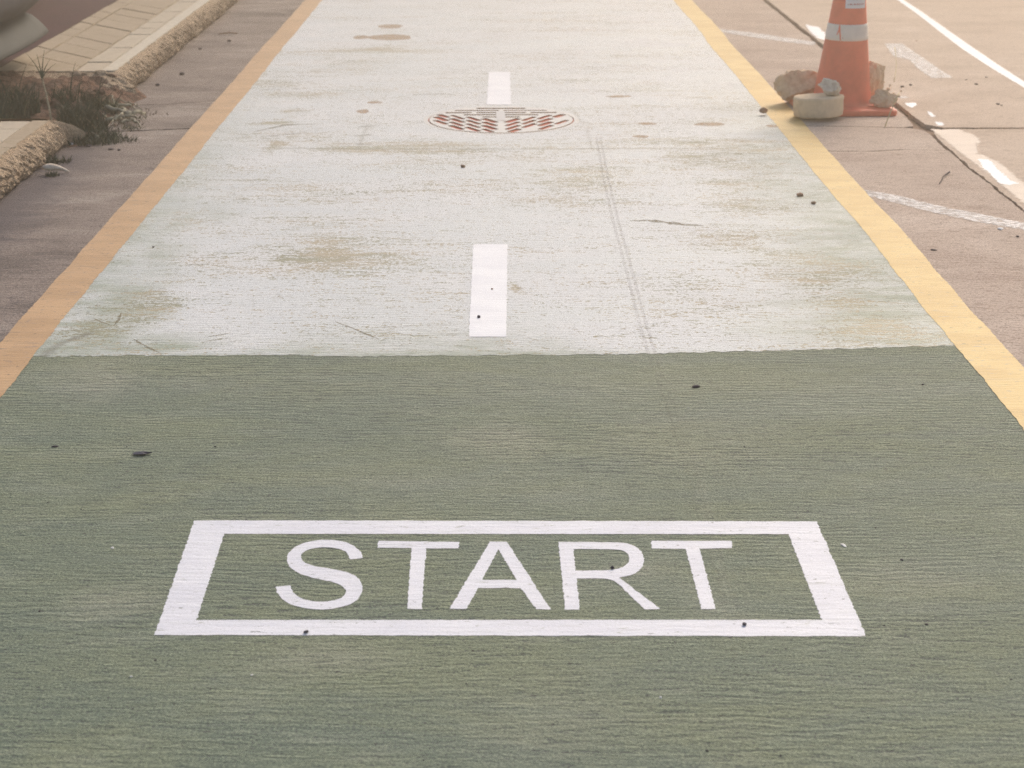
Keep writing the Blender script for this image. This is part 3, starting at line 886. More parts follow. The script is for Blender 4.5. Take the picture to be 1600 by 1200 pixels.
sidewalk(3.0, 7.60, False, True, 8, 'near sidewalk end with crumbling rough kerb')

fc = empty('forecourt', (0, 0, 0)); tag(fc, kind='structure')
sheet('surface', [[(-14, -2), (-2.566, -2), (-2.566, 22), (-14, 22)]], KH - .002, M['maroon_shaded'], fc, 0.16)

# soil in the gap
def soil_h(x, y):
    t = (y - 7.75) / 1.3
    h = 0.052 + 0.082 * min(1, max(0, t)) ** 2.2
    e = min(1, max(0, (-1.80 - x + 0.06 * nz(y * 5, 3)) / 0.22)) ** .7
    f = min(1, max(0, (y - 7.90) / 0.16))
    h = h * e * (0.12 + 0.88 * f)
    return h + (0.022 * nz(x * 7, y * 7, 2) + 0.014 * nz(x * 19, y * 19, 4) + .007 * nz(x * 45, y * 45, 4)) * min(1, e * 2) - .004
bm = bmesh.new()
nx_, ny_ = 90, 110
vs = [[bm.verts.new((-2.62 + 0.9 * i / nx_, 7.62 + 1.365 * j / ny_, soil_h(-2.62 + 0.9 * i / nx_, 7.62 + 1.365 * j / ny_))) for i in range(nx_ + 1)] for j in range(ny_ + 1)]
for j in range(ny_):
    for i in range(nx_):
        bm.faces.new((vs[j][i], vs[j][i + 1], vs[j + 1][i + 1], vs[j + 1][i]))
o = bm_obj('soil', bm, M['soil'])
tag(o, kind='structure')

def lump(seed, r=(1, 1, 1), sub=2, amp=0.22, freq=1.6, cuts=5, flat=None):
    bm = bmesh.new()
    bmesh.ops.create_icosphere(bm, subdivisions=sub, radius=1)
    rnd = random.Random(seed)
    planes = []
    for _ in range(cuts):
        n = Vector((rnd.gauss(0, 1), rnd.gauss(0, 1), rnd.gauss(0, 1))).normalized()
        planes.append((n, rnd.uniform(.55, .82)))
    for v in bm.verts:
        c = v.co.copy()
        for n, d in planes:
            k = c.dot(n)
            if k > d: c -= n * (k - d) * .92
        c *= 1 + amp * (nz(c.x * freq + seed, c.y * freq, c.z * freq) + .5 * nz(c.x * freq * 2.3, c.y * freq * 2.3 + seed, c.z * freq * 2.3) +
                        ((.28 * nz(c.x * 7, c.y * 7 + seed, c.z * 7) + .26 * nz(c.x * 15, c.y * 15 + seed, c.z * 15) + .16 * nz(c.x * 31, c.y * 31, c.z * 31 + seed)) if sub > 2 else 0))
        v.co = Vector((c.x * r[0], c.y * r[1], c.z * r[2]))
    return bm

# lumps broken off along the front of the far sidewalk
rnd = random.Random(12)
for i in range(26):
    x = -2.58 + .62 * i / 25 + rnd.uniform(-.01, .01)
    y = 8.955 + rnd.uniform(-.03, .03)
    q = rnd.uniform(.014, .034)
    o = bm_obj('clod', lump(200 + i, (q * 1.2, q, q * .8), 2, .35, 2.0, 3), M['soil'] if rnd.random() < .45 else M['kerb_face'], None, False, (x, y, KH - .012 + rnd.uniform(-.02, .006)))
    tag(o, 'crumbled clod along the broken front edge of the far sidewalk', 'clod', 'crumbs along the broken sidewalk front')
# soil clods
for i, (x, y, s) in enumerate([(88, 168, .03), (100, 176, .035), (70, 160, .025), (92, 188, .02), (155, 155, .03), (160, 170, .032), (40, 165, .03), (112, 165, .03), (128, 148, .02),
                               (60, 175, .022), (20, 160, .03), (146, 165, .022), (178, 196, .014)]):
    w = P(x, y, .10)
    z = soil_h(w[0], w[1])
    w = P(x, y, z + s * .4)
    o = bm_obj('clod', lump(40 + i, (s, s * .9, s * .75), 2, .3, 1.9, 3), mat_clod if False else M['soil'], None, False, (w[0], w[1], soil_h(*w) + s * .3))
    tag(o, 'larger reddish clod of soil among the weeds in the sidewalk gap' if s >= .03 else 'smaller reddish clod of soil among the weeds in the sidewalk gap', 'soil clod', 'clods in the weedy gap')

# ------------------------------------------------------------------ weeds
def blade(bm, base, h, lean, az, w, curl=.9, seg=6, wdir=None):
    wd = wdir if wdir is not None else az + math.pi / 2
    wx, wy = math.cos(wd), math.sin(wd)
    prev = None
    for k in range(seg + 1):
        t = k / seg
        r_ = lean * h * (t ** (1 + curl))
        zz = base[2] + h * (t - .22 * lean * t * t)
        cx, cy = base[0] + math.cos(az) * r_, base[1] + math.sin(az) * r_
        ww = w * (1 - t ** 1.5) * .5 + .0003
        cur = (bm.verts.new((cx - wx * ww, cy - wy * ww, zz)), bm.verts.new((cx + wx * ww, cy + wy * ww, zz)))
        if prev:
            bm.faces.new((prev[0], prev[1], cur[1], cur[0]))
        prev = cur
def clump(px, py, n, hmin, hmax, spread, label, seed, lean=.8, w=.006, dry=.05, extra=()):
    x, y = P(px, py, .07)
    rnd = random.Random(seed)
    n = int(n * 1.35)
    root = empty('grass_clump', (x, y, max(0, soil_h(x, y))))
    tag(root, label, 'grass clump', 'grass clumps in the sidewalk gap')
    for kind, cnt in (('green_blades', int(n * (1 - dry))), ('dry_blades', int(n * dry) + 2)):
        bm = bmesh.new()
        for _ in range(cnt):
            a = rnd.uniform(0, 6.28)
            q = spread * math.sqrt(rnd.random())
            bx, by = q * math.cos(a), q * math.sin(a) * .8
            bz = soil_h(x + bx, y + by) - root.location.z
            blade(bm, (bx, by, bz - .01), rnd.uniform(hmin, hmax) * (1.0 if rnd.random() < .75 else .6), rnd.uniform(.1, lean), rnd.uniform(0, 6.28), w * rnd.uniform(.6, 1.2),
                  wdir=rnd.gauss(0, .5))
        if kind == 'green_blades':
            for (dx, hh, ln, az_) in extra:
                blade(bm, (dx, 0, 0), hh, ln, az_, .006, .6, 8, 0)
        o = bm_obj(kind, bm, M['grass'] if kind == 'green_blades' else M['grass_dry'], root)
        tag(o, kind='stuff')
PI = math.pi
clump(12, 178, 300, .05, .14, .10, 'dark grass clump at the left edge with bent blades', 1, extra=((.02, .22, .25, PI), (.06, .2, .5, 0), (-.02, .2, .5, 0)))
clump(38, 190, 160, .03, .08, .09, 'low dark weeds beside the end of the near kerb', 2)
clump(53, 172, 50, .06, .13, .03, 'small upright tuft of thin blades left of the bare stalk', 3, lean=.5, extra=((0, .16, .1, 0),))
clump(118, 178, 260, .05, .13, .08, 'bushy dark green clump in the middle of the gap', 4, extra=((-.02, .22, .35, PI), (.0, .23, .2, 0), (.01, .2, .1, 0)))
clump(140, 180, 240, .05, .12, .08, 'dark green clump with long arching blades near the kerb end', 5, extra=((0, .19, .12, PI), (.01, .22, .62, 0), (-.02, .17, .6, PI)))
clump(158, 192, 170, .03, .07, .08, 'short matted grass beside the pile of dry twigs', 6)
clump(122, 198, 220, .03, .07, .11, 'low matted weeds along the front of the gap', 7, lean=1.2)
clump(170, 160, 90, .04, .10, .04, 'thin wispy tuft at the corner of the rough kerb', 8, dry=.5, extra=((0, .12, .2, PI), (.02, .1, .5, 0)))
clump(86, 228, 110, .02, .05, .06, 'small dark weeds creeping from the foot of the near kerb', 9, dry=.3)
clump(80, 248, 60, .02, .045, .03, 'tiny weed tuft tucked under the near kerb face', 10)

def tube(bm, pts, radii, seg=6):
    rings = []
    for i, p in enumerate(pts):
        p = Vector(p)
        a = Vector(pts[max(0, i - 1)]); b = Vector(pts[min(len(pts) - 1, i + 1)])
        d = (b - a).normalized()
        u = d.cross(Vector((0, 0, 1)))
        if u.length < .05: u = d.cross(Vector((1, 0, 0)))
        u.normalize(); v = d.cross(u)
        rings.append([bm.verts.new(p + (u * math.cos(2 * PI * k / seg) + v * math.sin(2 * PI * k / seg)) * radii[i]) for k in range(seg)])
    for r0, r1 in zip(rings[:-1], rings[1:]):
        for k in range(seg):
            bm.faces.new((r0[k], r0[(k + 1) % seg], r1[(k + 1) % seg], r1[k]))
    bm.faces.new(rings[0][::-1]); bm.faces.new(rings[-1])
clump(28, 160, 200, .05, .12, .10, 'dark weeds against the soil bank at the far left', 11, w=.005, extra=((.0, .2, .3, 0), (-.03, .22, .6, PI)))
clump(100, 160, 120, .05, .11, .06, 'fine thin grass on the soil bank behind the bushy clump', 12, w=.004, extra=((.03, .2, .2, 0),))
clump(70, 190, 150, .03, .08, .08, 'dark low weeds round the foot of the bare stalk', 13, w=.005)
clump(146, 160, 150, .05, .10, .06, 'fine grass tuft between the twigs and the soil bank', 14, w=.004, extra=((.0, .18, .5, 0), (.02, .17, .2, 0)))
clump(150, 198, 200, .03, .06, .10, 'dark mat of weeds at the front edge beside the slab joint', 15, lean=1.3, w=.005)
clump(186, 196, 110, .02, .05, .08, 'small low dark weeds in front of the dry twigs', 16, lean=1.3, w=.005)
clump(204, 178, 70, .02, .05, .06, 'sparse low weeds at the right end of the dry twigs', 17, lean=1.4, w=.004, dry=.4)
# bare stalk
x, y = P(82, 200, .05)
bm = bmesh.new()
tube(bm, [(0, 0, -.03), (-.004, .0, .08), (-.018, .01, .17), (-.03, .01, .24)], [.0055, .005, .004, .003])
rt = empty('bare_stalk', (x, y, .03)); tag(rt, 'bare brown stalk with thin blades on top standing in the gap', 'weed stalk')
bm_obj('stalk', bm, M['twig'], rt)
bm = bmesh.new()
for az_, ln, hh in ((PI, .45, .13), (0, .15, .14), (0, .75, .09), (PI, .12, .12), (.3, .4, .1)):
    blade(bm, (-.03, .01, .23), hh, ln, az_, .0055, .5, 6, 0)
bm_obj('leaf', bm, M['grass'], rt)
# dry twigs
TG = 'dry twigs lying at the kerb end'
for i, (x0, y0, x1, y1, r_, h0, h1) in enumerate([(165, 168, 208, 182, .011, .05, .02), (170, 167, 205, 166, .012, .04, .035), (198, 180, 226, 176, .013, .03, .02),
        (178, 188, 192, 178, .010, .03, .05), (165, 190, 190, 185, .012, .03, .03), (190, 183, 214, 184, .009, .03, .02), (172, 150, 184, 170, .003, .07, .05), (188, 155, 228, 185, .0035, .04, .01),
        (200, 160, 222, 172, .004, .02, .01), (180, 160, 212, 192, .005, .04, .012), (205, 186, 218, 197, .008, .02, .012), (160, 178, 180, 198, .005, .05, .015), (188, 192, 214, 190, .006, .015, .01),
        (192, 170, 200, 186, .010, .04, .01)]):
    a, b = P(x0, y0, h0), P(x1, y1, h1)
    A, B = Vector((*a, h0)), Vector((*b, h1))
    n = 8
    pts = []
    for k in range(n + 1):
        p = A.lerp(B, k / n)
        p += Vector((nz(i, k * .5) * .015, nz(i + 9, k * .5) * .02, nz(i + 5, k * .6) * .012 + .008 * math.sin(PI * k / n)))
        p.z = max(p.z, r_ * .8)
        pts.append(p - A)
    bm = bmesh.new()
    tube(bm, pts, [r_ * (1 - .5 * k / n) * (1 + .25 * nz(i, k * 1.7)) for k in range(n + 1)], 7)
    o = bm_obj('twig', bm, M['twig'], None, True, A)
    tag(o, 'thick pale dry twig in the heap at the rough kerb end' if r_ >= .008 else 'thin wispy dry twig in the heap at the rough kerb end', 'twig', TG)
# dry weed fluff under twigs
x, y = P(190, 183, 0)
rnd = random.Random(77)
bm = bmesh.new()
for _ in range(240):
    a, b = rnd.gauss(0, .085), rnd.gauss(0, .13)
    blade(bm, (a, b, max(0, soil_h(x + a, y + b))), rnd.uniform(.012, .04), rnd.uniform(.8, 2.2), rnd.uniform(0, 6.28), .005, .6, 4, rnd.uniform(0, 3))
o = bm_obj('dead_leaf_litter', bm, mat_plain('dead_litter', (.13, .12, .085), .8, .6, 60), None, False, (x, y, 0.0))
tag(o, 'dark dead grass litter under the twigs', 'litter', kind='stuff')
# curved pale bark piece by near kerb
bm = bmesh.new()
a = Vector((*P(66, 262, .03), .03)); b = Vector((*P(108, 266, .01), .012))
pts = [a.lerp(b, k / 6) + Vector((0, 0, .012 * math.sin(PI * k / 6 * .9) - .002 * k)) - a for k in range(7)]
tube(bm, pts, [.006, .014, .015, .012, .009, .006, .003], 8)
o = bm_obj('bark_piece', bm, M['straw'] if False else M['rock_pale'], None, True, a)
tag(o, 'curved pale bark piece lying at the foot of the near kerb', 'bark piece')

# ------------------------------------------------------------------ traffic cone
cx, cy = 1.672, 8.565
cone = empty('traffic_cone', (cx, cy, 0), R(2))
tag(cone, 'faded orange traffic cone with white band weighted by stones', 'traffic cone')
def rad(z):  # body radius at height z
    return 0.142 - (z - .03) * 0.131 + 0.010 * math.exp(-(z - .03) / .02)
LEAN = 0.020
def lathe(bm, prof, seg=64, a0=0.0, a1=2 * PI, ox=LEAN):
    closed = abs(a1 - a0 - 2 * PI) < 1e-6
    m = seg if closed else seg + 1
    rows = [[bm.verts.new((r * math.cos(a0 + (a1 - a0) * k / seg) + ox * z, r * math.sin(a0 + (a1 - a0) * k / seg), z)) for k in range(m)] for r, z in prof]
    for r0, r1 in zip(rows[:-1], rows[1:]):
        for k in range(seg):
            bm.faces.new((r0[k], r0[(k + 1) % m], r1[(k + 1) % m], r1[k]))
    return rows
bm = bmesh.new()
prof = [(rad(.03) + .012, .028), (rad(.034) + .004, .034)] + [(rad(z), z) for z in [.04 + i * .02 for i in range(43)]] + [(.026, .905), (.018, .908), (.017, .88)]
lathe(bm, prof)
bm_obj('body', bm, M['orange'], cone, True)
bm = bmesh.new()
def rsq(h, r, z, n=7):
    out = []
    for qx, qy, a0 in ((1, 1, 0), (-1, 1, 90), (-1, -1, 180), (1, -1, 270)):
        for k in range(n):
            a = R(a0 + 90 * k / (n - 1))
            out.append((qx * (h - r) + r * math.cos(a), qy * (h - r) + r * math.sin(a), z))
    return out
rings = [[bm.verts.new(p) for p in rsq(h, r, z)] for h, r, z in ((.222, .03, .0), (.226, .034, .004), (.226, .034, .022), (.222, .032, .0265), (.20, .03, .029), (.16, .08, .031), (.15, .14, .0315))]
for r0, r1 in zip(rings[:-1], rings[1:]):
    for k in range(len(r0)):
        bm.faces.new((r0[k], r0[(k + 1) % len(r0)], r1[(k + 1) % len(r0)], r1[k]))
bm.faces.new(rings[-1]); bm.faces.new(rings[0][::-1])
bm_obj('base_plate', bm, M['orange'], cone)
for z0, z1 in ((.338, .414), (.66, .74)):
    bm = bmesh.new()
    lathe(bm, [(rad(z0) + .0004, z0), (rad(z0) + .0022, z0 + .001)] + [(rad(z0 + (z1 - z0) * k / 5) + .0022, z0 + (z1 - z0) * k / 5) for k in range(1, 5)] + [(rad(z1) + .0022, z1 - .001), (rad(z1) + .0004, z1)])
    bd = bm_obj('reflective_band', bm, M['band'], cone, True)
    if z0 < .5: band = bd
def on_cone(pts, lift, name, mat, parent, sub=.006):
    """flat outline (angle measured as arc length u, height z) wrapped on the cone"""
    loop = dense(pts, sub)
    ls = [[Vector((u, z, 0)) for u, z in loop]]
    tri = tessellate_polygon(ls)
    V = []
    for u, z in loop:
        r = rad(z) + lift
        a = -PI / 2 + u / rad(z)
        V.append((r * math.cos(a) + LEAN * z, r * math.sin(a), z))
    F = []
    for t in tri:
        a, b, c = (Vector(V[i]) for i in t)
        n = (b - a).cross(c - a)
        m = (a + b + c) / 3; m.z = 0
        F.append(tuple(t) if n.dot(m) > 0 else (t[0], t[2], t[1]))
    return mesh_obj(name, V, F, mat, parent)
# torn patch in the band
on_cone([(-.058, 0.422), (-.056, 0.422), (-.052, 0.386), (-.047, 0.340), (-.053, 0.340), (-.058, 0.381), (-.067, 0.366), (-.069, 0.363), (-.070, 0.369), (-.063, 0.391)], .0035, 'torn_notch', M['orange'], band)
on_cone([(-.041, 0.351), (-.037, 0.351), (-.037, 0.356), (-.041, 0.356)], .0035, 'torn_notch', M['red'], band)
def wrap_grid(u0, u1, z0, z1, lift, name, mat, parent, n=12, m=6):
    V, F = [], []
    for j in range(m + 1):
        for i in range(n + 1):
            z = z0 + (z1 - z0) * j / m; u = u0 + (u1 - u0) * i / n
            r = rad(z) + lift; a = -PI / 2 + u / rad(z)
            V.append((r * math.cos(a) + LEAN * z, r * math.sin(a), z))
    for j in range(m):
        for i in range(n):
            a = j * (n + 1) + i
            F.append((a, a + 1, a + n + 2, a + n + 1))
    return mesh_obj(name, V, F, mat, parent, True)
stk = wrap_grid(-.035, .072, .490, .605, .0022, 'sticker', M['sticker'], cone)
on_cone([(-.002, 0.528), (.010, 0.537), (.018, 0.527), (.020, 0.537), (.028, 0.531), (.036, 0.538), (.044, 0.527), (.041, 0.550), (.050, 0.565), (.030, 0.561), (.022, 0.580), (.014, 0.561), (-.006, 0.565), (.004, 0.550)],
        .0032, 'printed_emblem', M['red'], stk)
rnd = random.Random(4)
u = -.024
while u < .060:
    w = rnd.uniform(.0025, .0055)
    on_cone([(u, .506), (u + w, .506), (u + w, .506 + rnd.uniform(.004, .007)), (u, .512)], .0032, 'printed_letter', M['grey_print'] if rnd.random() < .6 else M['red'], stk)
    u += w + .0022

# ------------------------------------------------------------------ stones round the cone
def rock(px, py, z, r, rot, seed, label, mat, amp=.2, cuts=9, sub=5, name='stone', deform=None):
    x, y = P(px, py, z)
    bm = lump(seed, r, sub, amp, 1.7, cuts)
    if deform: deform(bm)
    o = bm_obj(name, bm, M[mat], None, False, (x, y, z))
    o.rotation_euler = rot
    tag(o, label, 'stone', 'lumps of broken concrete holding down the cone')
    return o
def settle(o, zmin):
    bpy.context.view_layer.update()
    lo = min((o.matrix_world @ v.co).z for v in o.data.vertices)
    o.location.z += zmin - lo
r1 = rock(1245, 131, .10, (.150, .085, .088), (R(8), R(-28), R(6)), 12, 'large angular tan block leaning against the left side of the cone', 'rock')
settle(r1, -.004)
# cast disc
bm = bmesh.new()
n = 40
prof = [(.0, 1.0), (.55, 1.0), (.86, 1.0), (.965, .97), (1.0, .88), (1.0, .3), (.97, .06), (.9, 0)]
rings = []
for kf, zf in prof[1:]:
    ring = []
    for k in range(n):
        a = 2 * PI * k / n
        rr_ = .118 * kf * (1 + .03 * nz(math.cos(a) * 2, math.sin(a) * 2, 3) + .012 * nz(k * 1.3, zf * 3)) * (1.08 if abs(a - .15) < .12 and zf > .8 else 1)
        ring.append(bm.verts.new((rr_ * math.cos(a), rr_ * .98 * math.sin(a), .095 * zf + .003 * nz(k * .6, kf * 3))))
    rings.append(ring)
for r0, r1_ in zip(rings[:-1], rings[1:]):
    for k in range(n): bm.faces.new((r0[k], r1_[k], r1_[(k + 1) % n], r0[(k + 1) % n]))
bm.faces.new(rings[0]); bm.faces.new(rings[-1][::-1])
bmesh.ops.recalc_face_normals(bm, faces=bm.faces)
x, y = P(1279, 165, .06)
disc = bm_obj('stone', bm, M['rock_disc'], None, False, (x, y, .012))
disc.rotation_euler = (R(-3), R(-2), 0)
tag(disc, 'thick round flat-topped concrete disc on the front of the cone base', 'stone', 'lumps of broken concrete holding down the cone')
r3 = rock(1297, 136, .15, (.062, .05, .036), (R(0), R(12), R(-8)), 23, 'small pale jagged lump on top of the round disc', 'rock_pale', .3)
settle(r3, .107)
r4 = rock(1361, 132, .11, (.062, .06, .125), (R(4), R(8), R(20)), 31, 'tall upright pale slab leaning on the right side of the cone', 'rock', .18)
settle(r4, .022)
r5 = rock(1379, 160, .05, (.070, .05, .045), (0, R(6), R(-10)), 44, 'knobbly low lump on the right corner of the cone base', 'rock', .32)
settle(r5, .024)
# rubble crumbs
rnd = random.Random(9)
for i, (x, y, s) in enumerate([(1193, 176, .021), (1388, 139, .012), (1396, 146, .009), (1405, 150, .008), (1380, 128, .009), (1374, 112, .008), (1408, 142, .007), (1391, 133, .007), (1240, 157, .012)]):
    w = P(x, y, s * .6)
    o = bm_obj('stone_chip', lump(90 + i, (s, s * .8, s * .7), 2, .25, 1.8, 4), M['rock'] if i else M['pebble_tan'], None, False, (w[0], w[1], s * .55 + (.012 if i == 0 else .03 if i == 8 else 0)))
    tag(o, 'orange brown stone chip on the lane edge left of the cone' if i == 0 else 'tan crumb of broken concrete beside the stones at the cone', 'stone chip', None if i == 0 else 'crumbs around the stones')
# straw
bm = bmesh.new()
a = Vector((*P(1383, 198, .004), .006)); b = Vector((*P(1405, 145, .14), .14))
tube(bm, [a.lerp(b, k / 8) + Vector((0, 0, .01 * math.sin(PI * k / 8))) - a for k in range(9)], [.0028] * 9, 6)
o = bm_obj('straw', bm, M['straw'], None, True, a)
tag(o, 'yellow straw leaning against the right corner of the cone base', 'straw')
bm = bmesh.new()
a = Vector((*P(1397, 128, 0), 0)); b = Vector((*P(1398, 74, .12), .12))
tube(bm, [a.lerp(b, k / 8) + Vector((0.01 * math.sin(PI * k / 8), 0, 0)) - a for k in range(9)], [.0018] * 9, 6)
o = bm_obj('straw', bm, M['straw'], None, True, a)
tag(o, 'thin upright dry stem standing behind the stones right of the cone', 'straw')

# ------------------------------------------------------------------ pebbles and bits
def pebble(x, y, s, mat, label, flat=.7, base=0.003, wide=1.2, name='pebble', cat='pebble', group=None):
    w = P(x, y, base)
    o = bm_obj(name, lump(int(x * 3 + y), (s * wide, s, s * flat), 2, .22, 1.6, 4), M[mat], None, False, (w[0], w[1], base + s * flat * .55))
    o.rotation_euler = (0, 0, (x * 7 + y) % 6.28)
    return tag(o, label, cat, group)
pebble(748, 496, .006, 'pebble', 'dark pebble on the lower half of the near centre dash')
pebble(769, 452, .0035, 'pebble_tan', 'tiny brown grain in the middle of the near centre dash')
pebble(1088, 605, .0085, 'pebble', 'dark blue grey pebble on the green paint below the tyre track', .45, .0012, 1.6)
pebble(957, 888, .0038, 'pebble', 'dark pebble on the bowl of the letter R', .9)
pebble(478, 988, .0042, 'pebble', 'dark chip on the bottom bar below the letter S', .6, .0034, 1.5)
pebble(1163, 976, .0042, 'pebble', 'grey pebble on the bottom bar below the last letter T', .7)
pebble(723, 261, .010, 'pebble_tan', 'brown pebble on the white lane below the grate')
pebble(1250, 306, .012, 'pebble_tan', 'larger of the two reddish pebbles near the right yellow line')
pebble(1271, 318, .009, 'pebble_tan', 'smaller of the two reddish pebbles near the right yellow line')
pebble(284, 117, .014, 'pebble', 'round dark pebble in the gutter beside the rough kerb', .8, 0)
pebble(246, 134, .010, 'pebble', 'small dark pebble in the gutter near the kerb end', .8, 0)
pebble(313, 77, .012, 'pebble', 'flat dark chip in the far gutter', .5, 0)
pebble(358, 65, .012, 'pebble', 'dark pebble in the far gutter near the left yellow line', .7, 0)
pebble(173, 234, .010, 'pebble', 'left one of two dark chips in the gutter below the slab joint', .5, 0, 1.5)
pebble(186, 235, .009, 'pebble', 'right one of two dark chips in the gutter below the slab joint', .6, 0)
pebble(139, 229, .010, 'pebble', 'dark chip in the gutter right of the small weeds', .6, 0, 1.6)
pebble(110, 226, .012, 'pebble_white', 'white crumb among the small weeds by the near kerb', .6, 0)
pebble(1409, 136, .011, 'pebble', 'dark pebble right of the stones by the cone', .5, 0, 1.4)
pebble(1423, 133, .008, 'pebble', 'small dark pebble right of the stones by the cone', .5, 0, 1.4)
pebble(1525, 132, .009, 'pebble', 'dark pebble below the long white line', .5, 0, 1.4)
pebble(1510, 125, .006, 'pebble', 'tiny dark pebble just left of another below the long white line', .5, 0, 1.4)
pebble(1541, 121, .006, 'pebble', 'tiny dark pebble closest to the long white line', .5, 0, 1.4)
pebble(1559, 163, .010, 'pebble', 'dark chip above the cross joint at the right edge', .4, 0, 1.8)
pebble(1565, 165, .006, 'pebble', 'small chip beside the dark chip at the right edge', .5, 0, 1.4)
pebble(1432, 64, .006, 'pebble_tan', 'brown pebble on the tan concrete right of the cone band', .5, 0)
pebble(1563, 358, .011, 'pebble_white', 'small white chip below the faded slanting line', .4, 0, 1.7)
pebble(1458, 391, .007, 'pebble', 'dark flat chip on the concrete right of the yellow line', .4, 0, 1.9)
pebble(1590, 370, .006, 'pebble', 'dark chip at the right edge below the faded line', .5, 0, 1.4)
pebble(176, 857, .0035, 'pebble_white', 'white speck on the green paint left of the START box', .7, .004)
pebble(1318, 852, .005, 'pebble_white', 'white flake on the green paint right of the START box', .3, .0012, 2.2)
pebble(86, 698, .0055, 'pebble', 'dark chip on the green paint left of the dead leaf', .4, .0012, 1.6)
pebble(1409, 875, .0032, 'pebble', 'dark chip on the green paint far right of the START box', .5, .0012, 1.6)
pebble(240, 386, .004, 'pebble', 'dark speck on the left yellow line', .6, .0034)
pebble(1442, 601, .0035, 'pebble', 'dark crumb on the green paint near the right yellow line', .6, .004)
rnd = random.Random(31)
for i in range(46):
    x, y = rnd.uniform(10, 1590), rnd.uniform(580, 1190)
    if 235 < x < 1360 and 805 < y < 1000: continue
    if x < 60 and y < 650: continue
    if x > 1500 and y < 700: continue
    s = rnd.uniform(.0011, .0026)
    pebble(x, y, s, 'pebble' if rnd.random() < .8 else 'pebble_white', 'tiny grit grain scattered on the green paint', .6, .0012, 1.5, 'grit', 'grit', 'grit grains on the green paint')
# dead leaf
x, y = P(220, 708, .006)
bm = bmesh.new()
ol = [(-.022, 0), (-.012, .009), (.0, .014), (.010, .013), (.012, .009), (.016, .008), (.026, .003), (.016, .001), (.010, -.006), (-.004, -.008), (-.015, -.005)]
c = bm.verts.new((0, .002, .005))
vv = [bm.verts.new((a, b, 0.0 + .003 * abs(math.sin(i * 1.3)))) for i, (a, b) in enumerate(ol)]
for i in range(len(vv)): bm.faces.new((c, vv[i], vv[i - 1]))
bmesh.ops.recalc_face_normals(bm, faces=bm.faces)
bmesh.ops.solidify(bm, geom=bm.faces[:], thickness=-.0012)
o = bm_obj('dead_leaf', bm, mat_plain('dead_leaf', (.045, .045, .075), .6, .4, 200), None, False, (x, y, .0028))
tag(o, 'curled dark dead leaf on the green paint at left', 'leaf')
# small dark stem on the right slab
bm = bmesh.new()
a = P(1468, 288); b = P(1473, 279); c_ = P(1483, 272)
tube(bm, [(a[0], a[1], .004), ((a[0] + b[0]) / 2 + .003, (a[1] + b[1]) / 2, .007), (b[0], b[1], .009), (c_[0], c_[1], .008)], [.002, .002, .002, .004], 6)
o = bm_obj('dry_stem', bm, M['pebble'])
tag(o, 'small bent dark stem lying on the concrete right of the yellow line', 'stem')
# thin reddish twig in far gutter
bm = bmesh.new()
a = P(342, 54); b = P(371, 53)
tube(bm, [(a[0], a[1], .004), ((a[0] + b[0]) / 2, a[1] + .05, .006), (b[0], b[1], .004)], [.003, .004, .003], 6)
o = bm_obj('thin_stick', bm, M['pebble_tan'])
tag(o, 'thin reddish stick lying across the far gutter', 'stick')

# ------------------------------------------------------------------ parked cars (front facing the road)
def plan(s, half, cr, fx):
    """point and normal on the plan outline of a bumper: s in [-1,1] across; corners rounded, front slightly bowed"""
    pass
def bumper_sweep(prof, half, cr, wrap, nseg=28, bow=.05):
    """front outline: from side (-half) round the corner, across, round the other corner"""
    pth = []
    for k in range(6):
        pth.append((-wrap + (wrap - cr) * k / 6, -half, 0, -1))
    for k in range(nseg + 1):
        a = -PI / 2 + PI / 2 * k / nseg
        pth.append((-cr + cr * math.cos(a), -half + cr + cr * math.sin(a), math.cos(a), math.sin(a)))
    for k in range(1, 16):
        pth.append((0, (-half + cr) + (2 * half - 2 * cr) * k / 16, 1, 0))
    for k in range(nseg + 1):
        a = PI / 2 * k / nseg
        pth.append((-cr + cr * math.cos(a), half - cr + cr * math.sin(a), math.cos(a), math.sin(a)))
    for k in range(1, 7):
        pth.append((-cr - (wrap - cr) * k / 6, half, 0, 1))
    bm = bmesh.new()
    rows = []
    for x, y, nx, ny in pth:
        bx = bow * (1 - (y / half) ** 2)
        rows.append([bm.verts.new((x + bx + nx * o_, y + ny * o_, z)) for o_, z in prof])
    for r0, r1 in zip(rows[:-1], rows[1:]):
        for k in range(len(prof) - 1):
            bm.faces.new((r0[k], r1[k], r1[k + 1], r0[k + 1]))
    return bm
